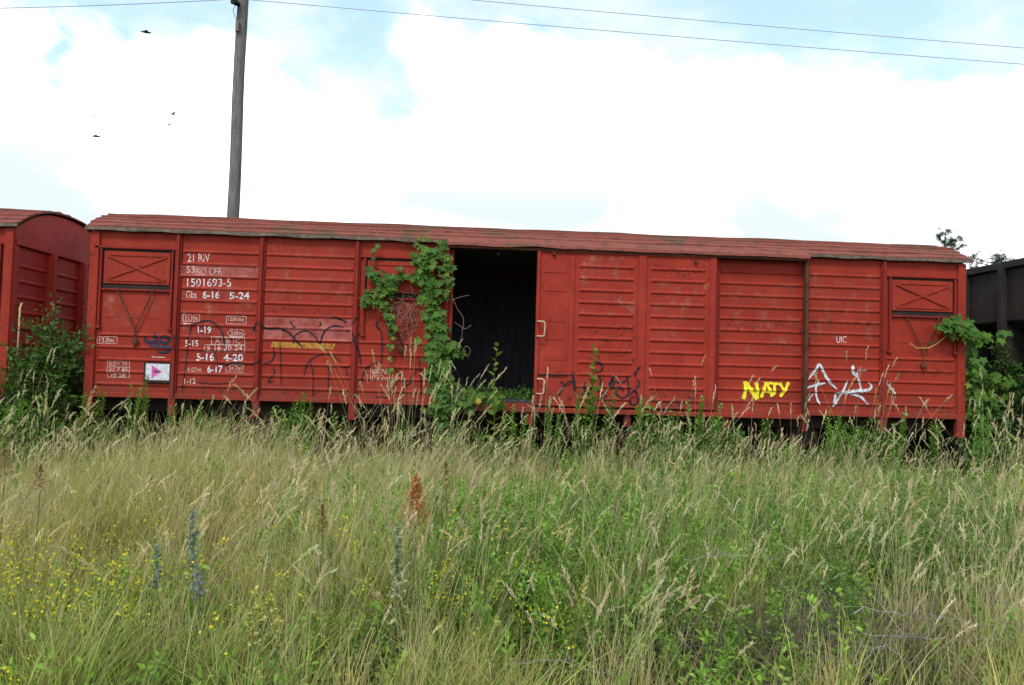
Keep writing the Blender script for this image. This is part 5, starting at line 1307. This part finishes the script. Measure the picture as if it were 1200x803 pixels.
for (u, v, lb) in ((299, 690, 'tallest pale yellow toadflax stem in the near left grass'), (318, 700, 'toadflax stem right of the tallest toadflax'), (290, 712, 'lowest toadflax stem, left of the tallest toadflax')):
    spike(u, v, v+42, lb, 'toadflax', 'wildflower', (.15, .21, .08), (.48, .46, .14), .016, 110, .022, zt=.5, group='toadflax stems in the near grass', leaves=12, lean=8)
spike(300, 785, 805, 'pale yellow flower clump at the bottom edge left of centre', 'toadflax', 'wildflower', (.15, .21, .08), (.50, .48, .12), .04, 140, .02, zt=.2)
def branch(pts, r, label, zt):
    P = []
    for u, v, z in pts:
        z += .16; x, y = gp(u, v, z); P.append(Vector((x, y, z)))
    b = MB(); Q = []
    for i in range(len(P)-1):
        for k in range(5): Q.append(P[i].lerp(P[i+1], k/5)+Vector([random.gauss(0, .008) for _ in range(3)]))
    Q.append(P[-1]); r *= .45; b.tube(Q, [r*(1-.6*i/len(Q)) for i in range(len(Q))], 6)
    for k in range(7):
        i = random.randrange(3, len(Q)-2); d = Vector((random.uniform(-1, 1), random.uniform(-.3, .3), random.uniform(-.2, .8))).normalized()*random.uniform(.08, .28); b.tube([Q[i], Q[i]+d*.5, Q[i]+d+Vector((0, 0, -.02))], [r*.5, r*.35, r*.15], 5)
    tag(b.build('dead_branch', 'deadwood'), label, 'branch', 'dead twigs in the grass')
M['deadwood'] = simple('grey_deadwood', (.13, .115, .10), (.26, .235, .205), 12, .9)
branch([(800, 655, .55), (840, 652, .55), (885, 650, .56), (950, 662, .52)], .0055, 'grey dead twig lying across the grass right of centre', 0)
branch([(1000, 715, .30), (1060, 720, .28), (1120, 728, .30), (1199, 738, .28)], .010, 'upper grey dead twig in the brush at the bottom right', 0)
branch([(1010, 745, .20), (1080, 748, .20), (1150, 752, .22), (1199, 748, .25)], .009, 'middle grey dead twig in the brush at the bottom right', 0)
branch([(960, 800, .10), (1020, 770, .20), (1060, 735, .32)], .008, 'slanting dead twig rising from the bottom edge at right', 0)
branch([(590, 778, .14), (660, 776, .14), (730, 792, .12)], .008, 'thin dead twig curving over the near grass in the middle', 0)
nb = NB(); N = 5200; gx, gy = BR; x = gx+rng.normal(0, .75, N); y = gy+rng.normal(0, .36, N); c = np.array([.24, .20, .165])*rng.uniform(.45, 1.25, (N, 1))
blades(nb, x, y, ground_z(x, y)+rng.uniform(0, .22, N), rng.uniform(.10, .34, N), rng.uniform(0, 6.28, N), rng.uniform(.9, 2.4, N), rng.uniform(.003, .0065, N), c, c, nseg=3)
tag(nb.build('dead_brush', 'grass'), 'grey brown dead brush matted on the ground at the bottom right', 'brush', kind='stuff')
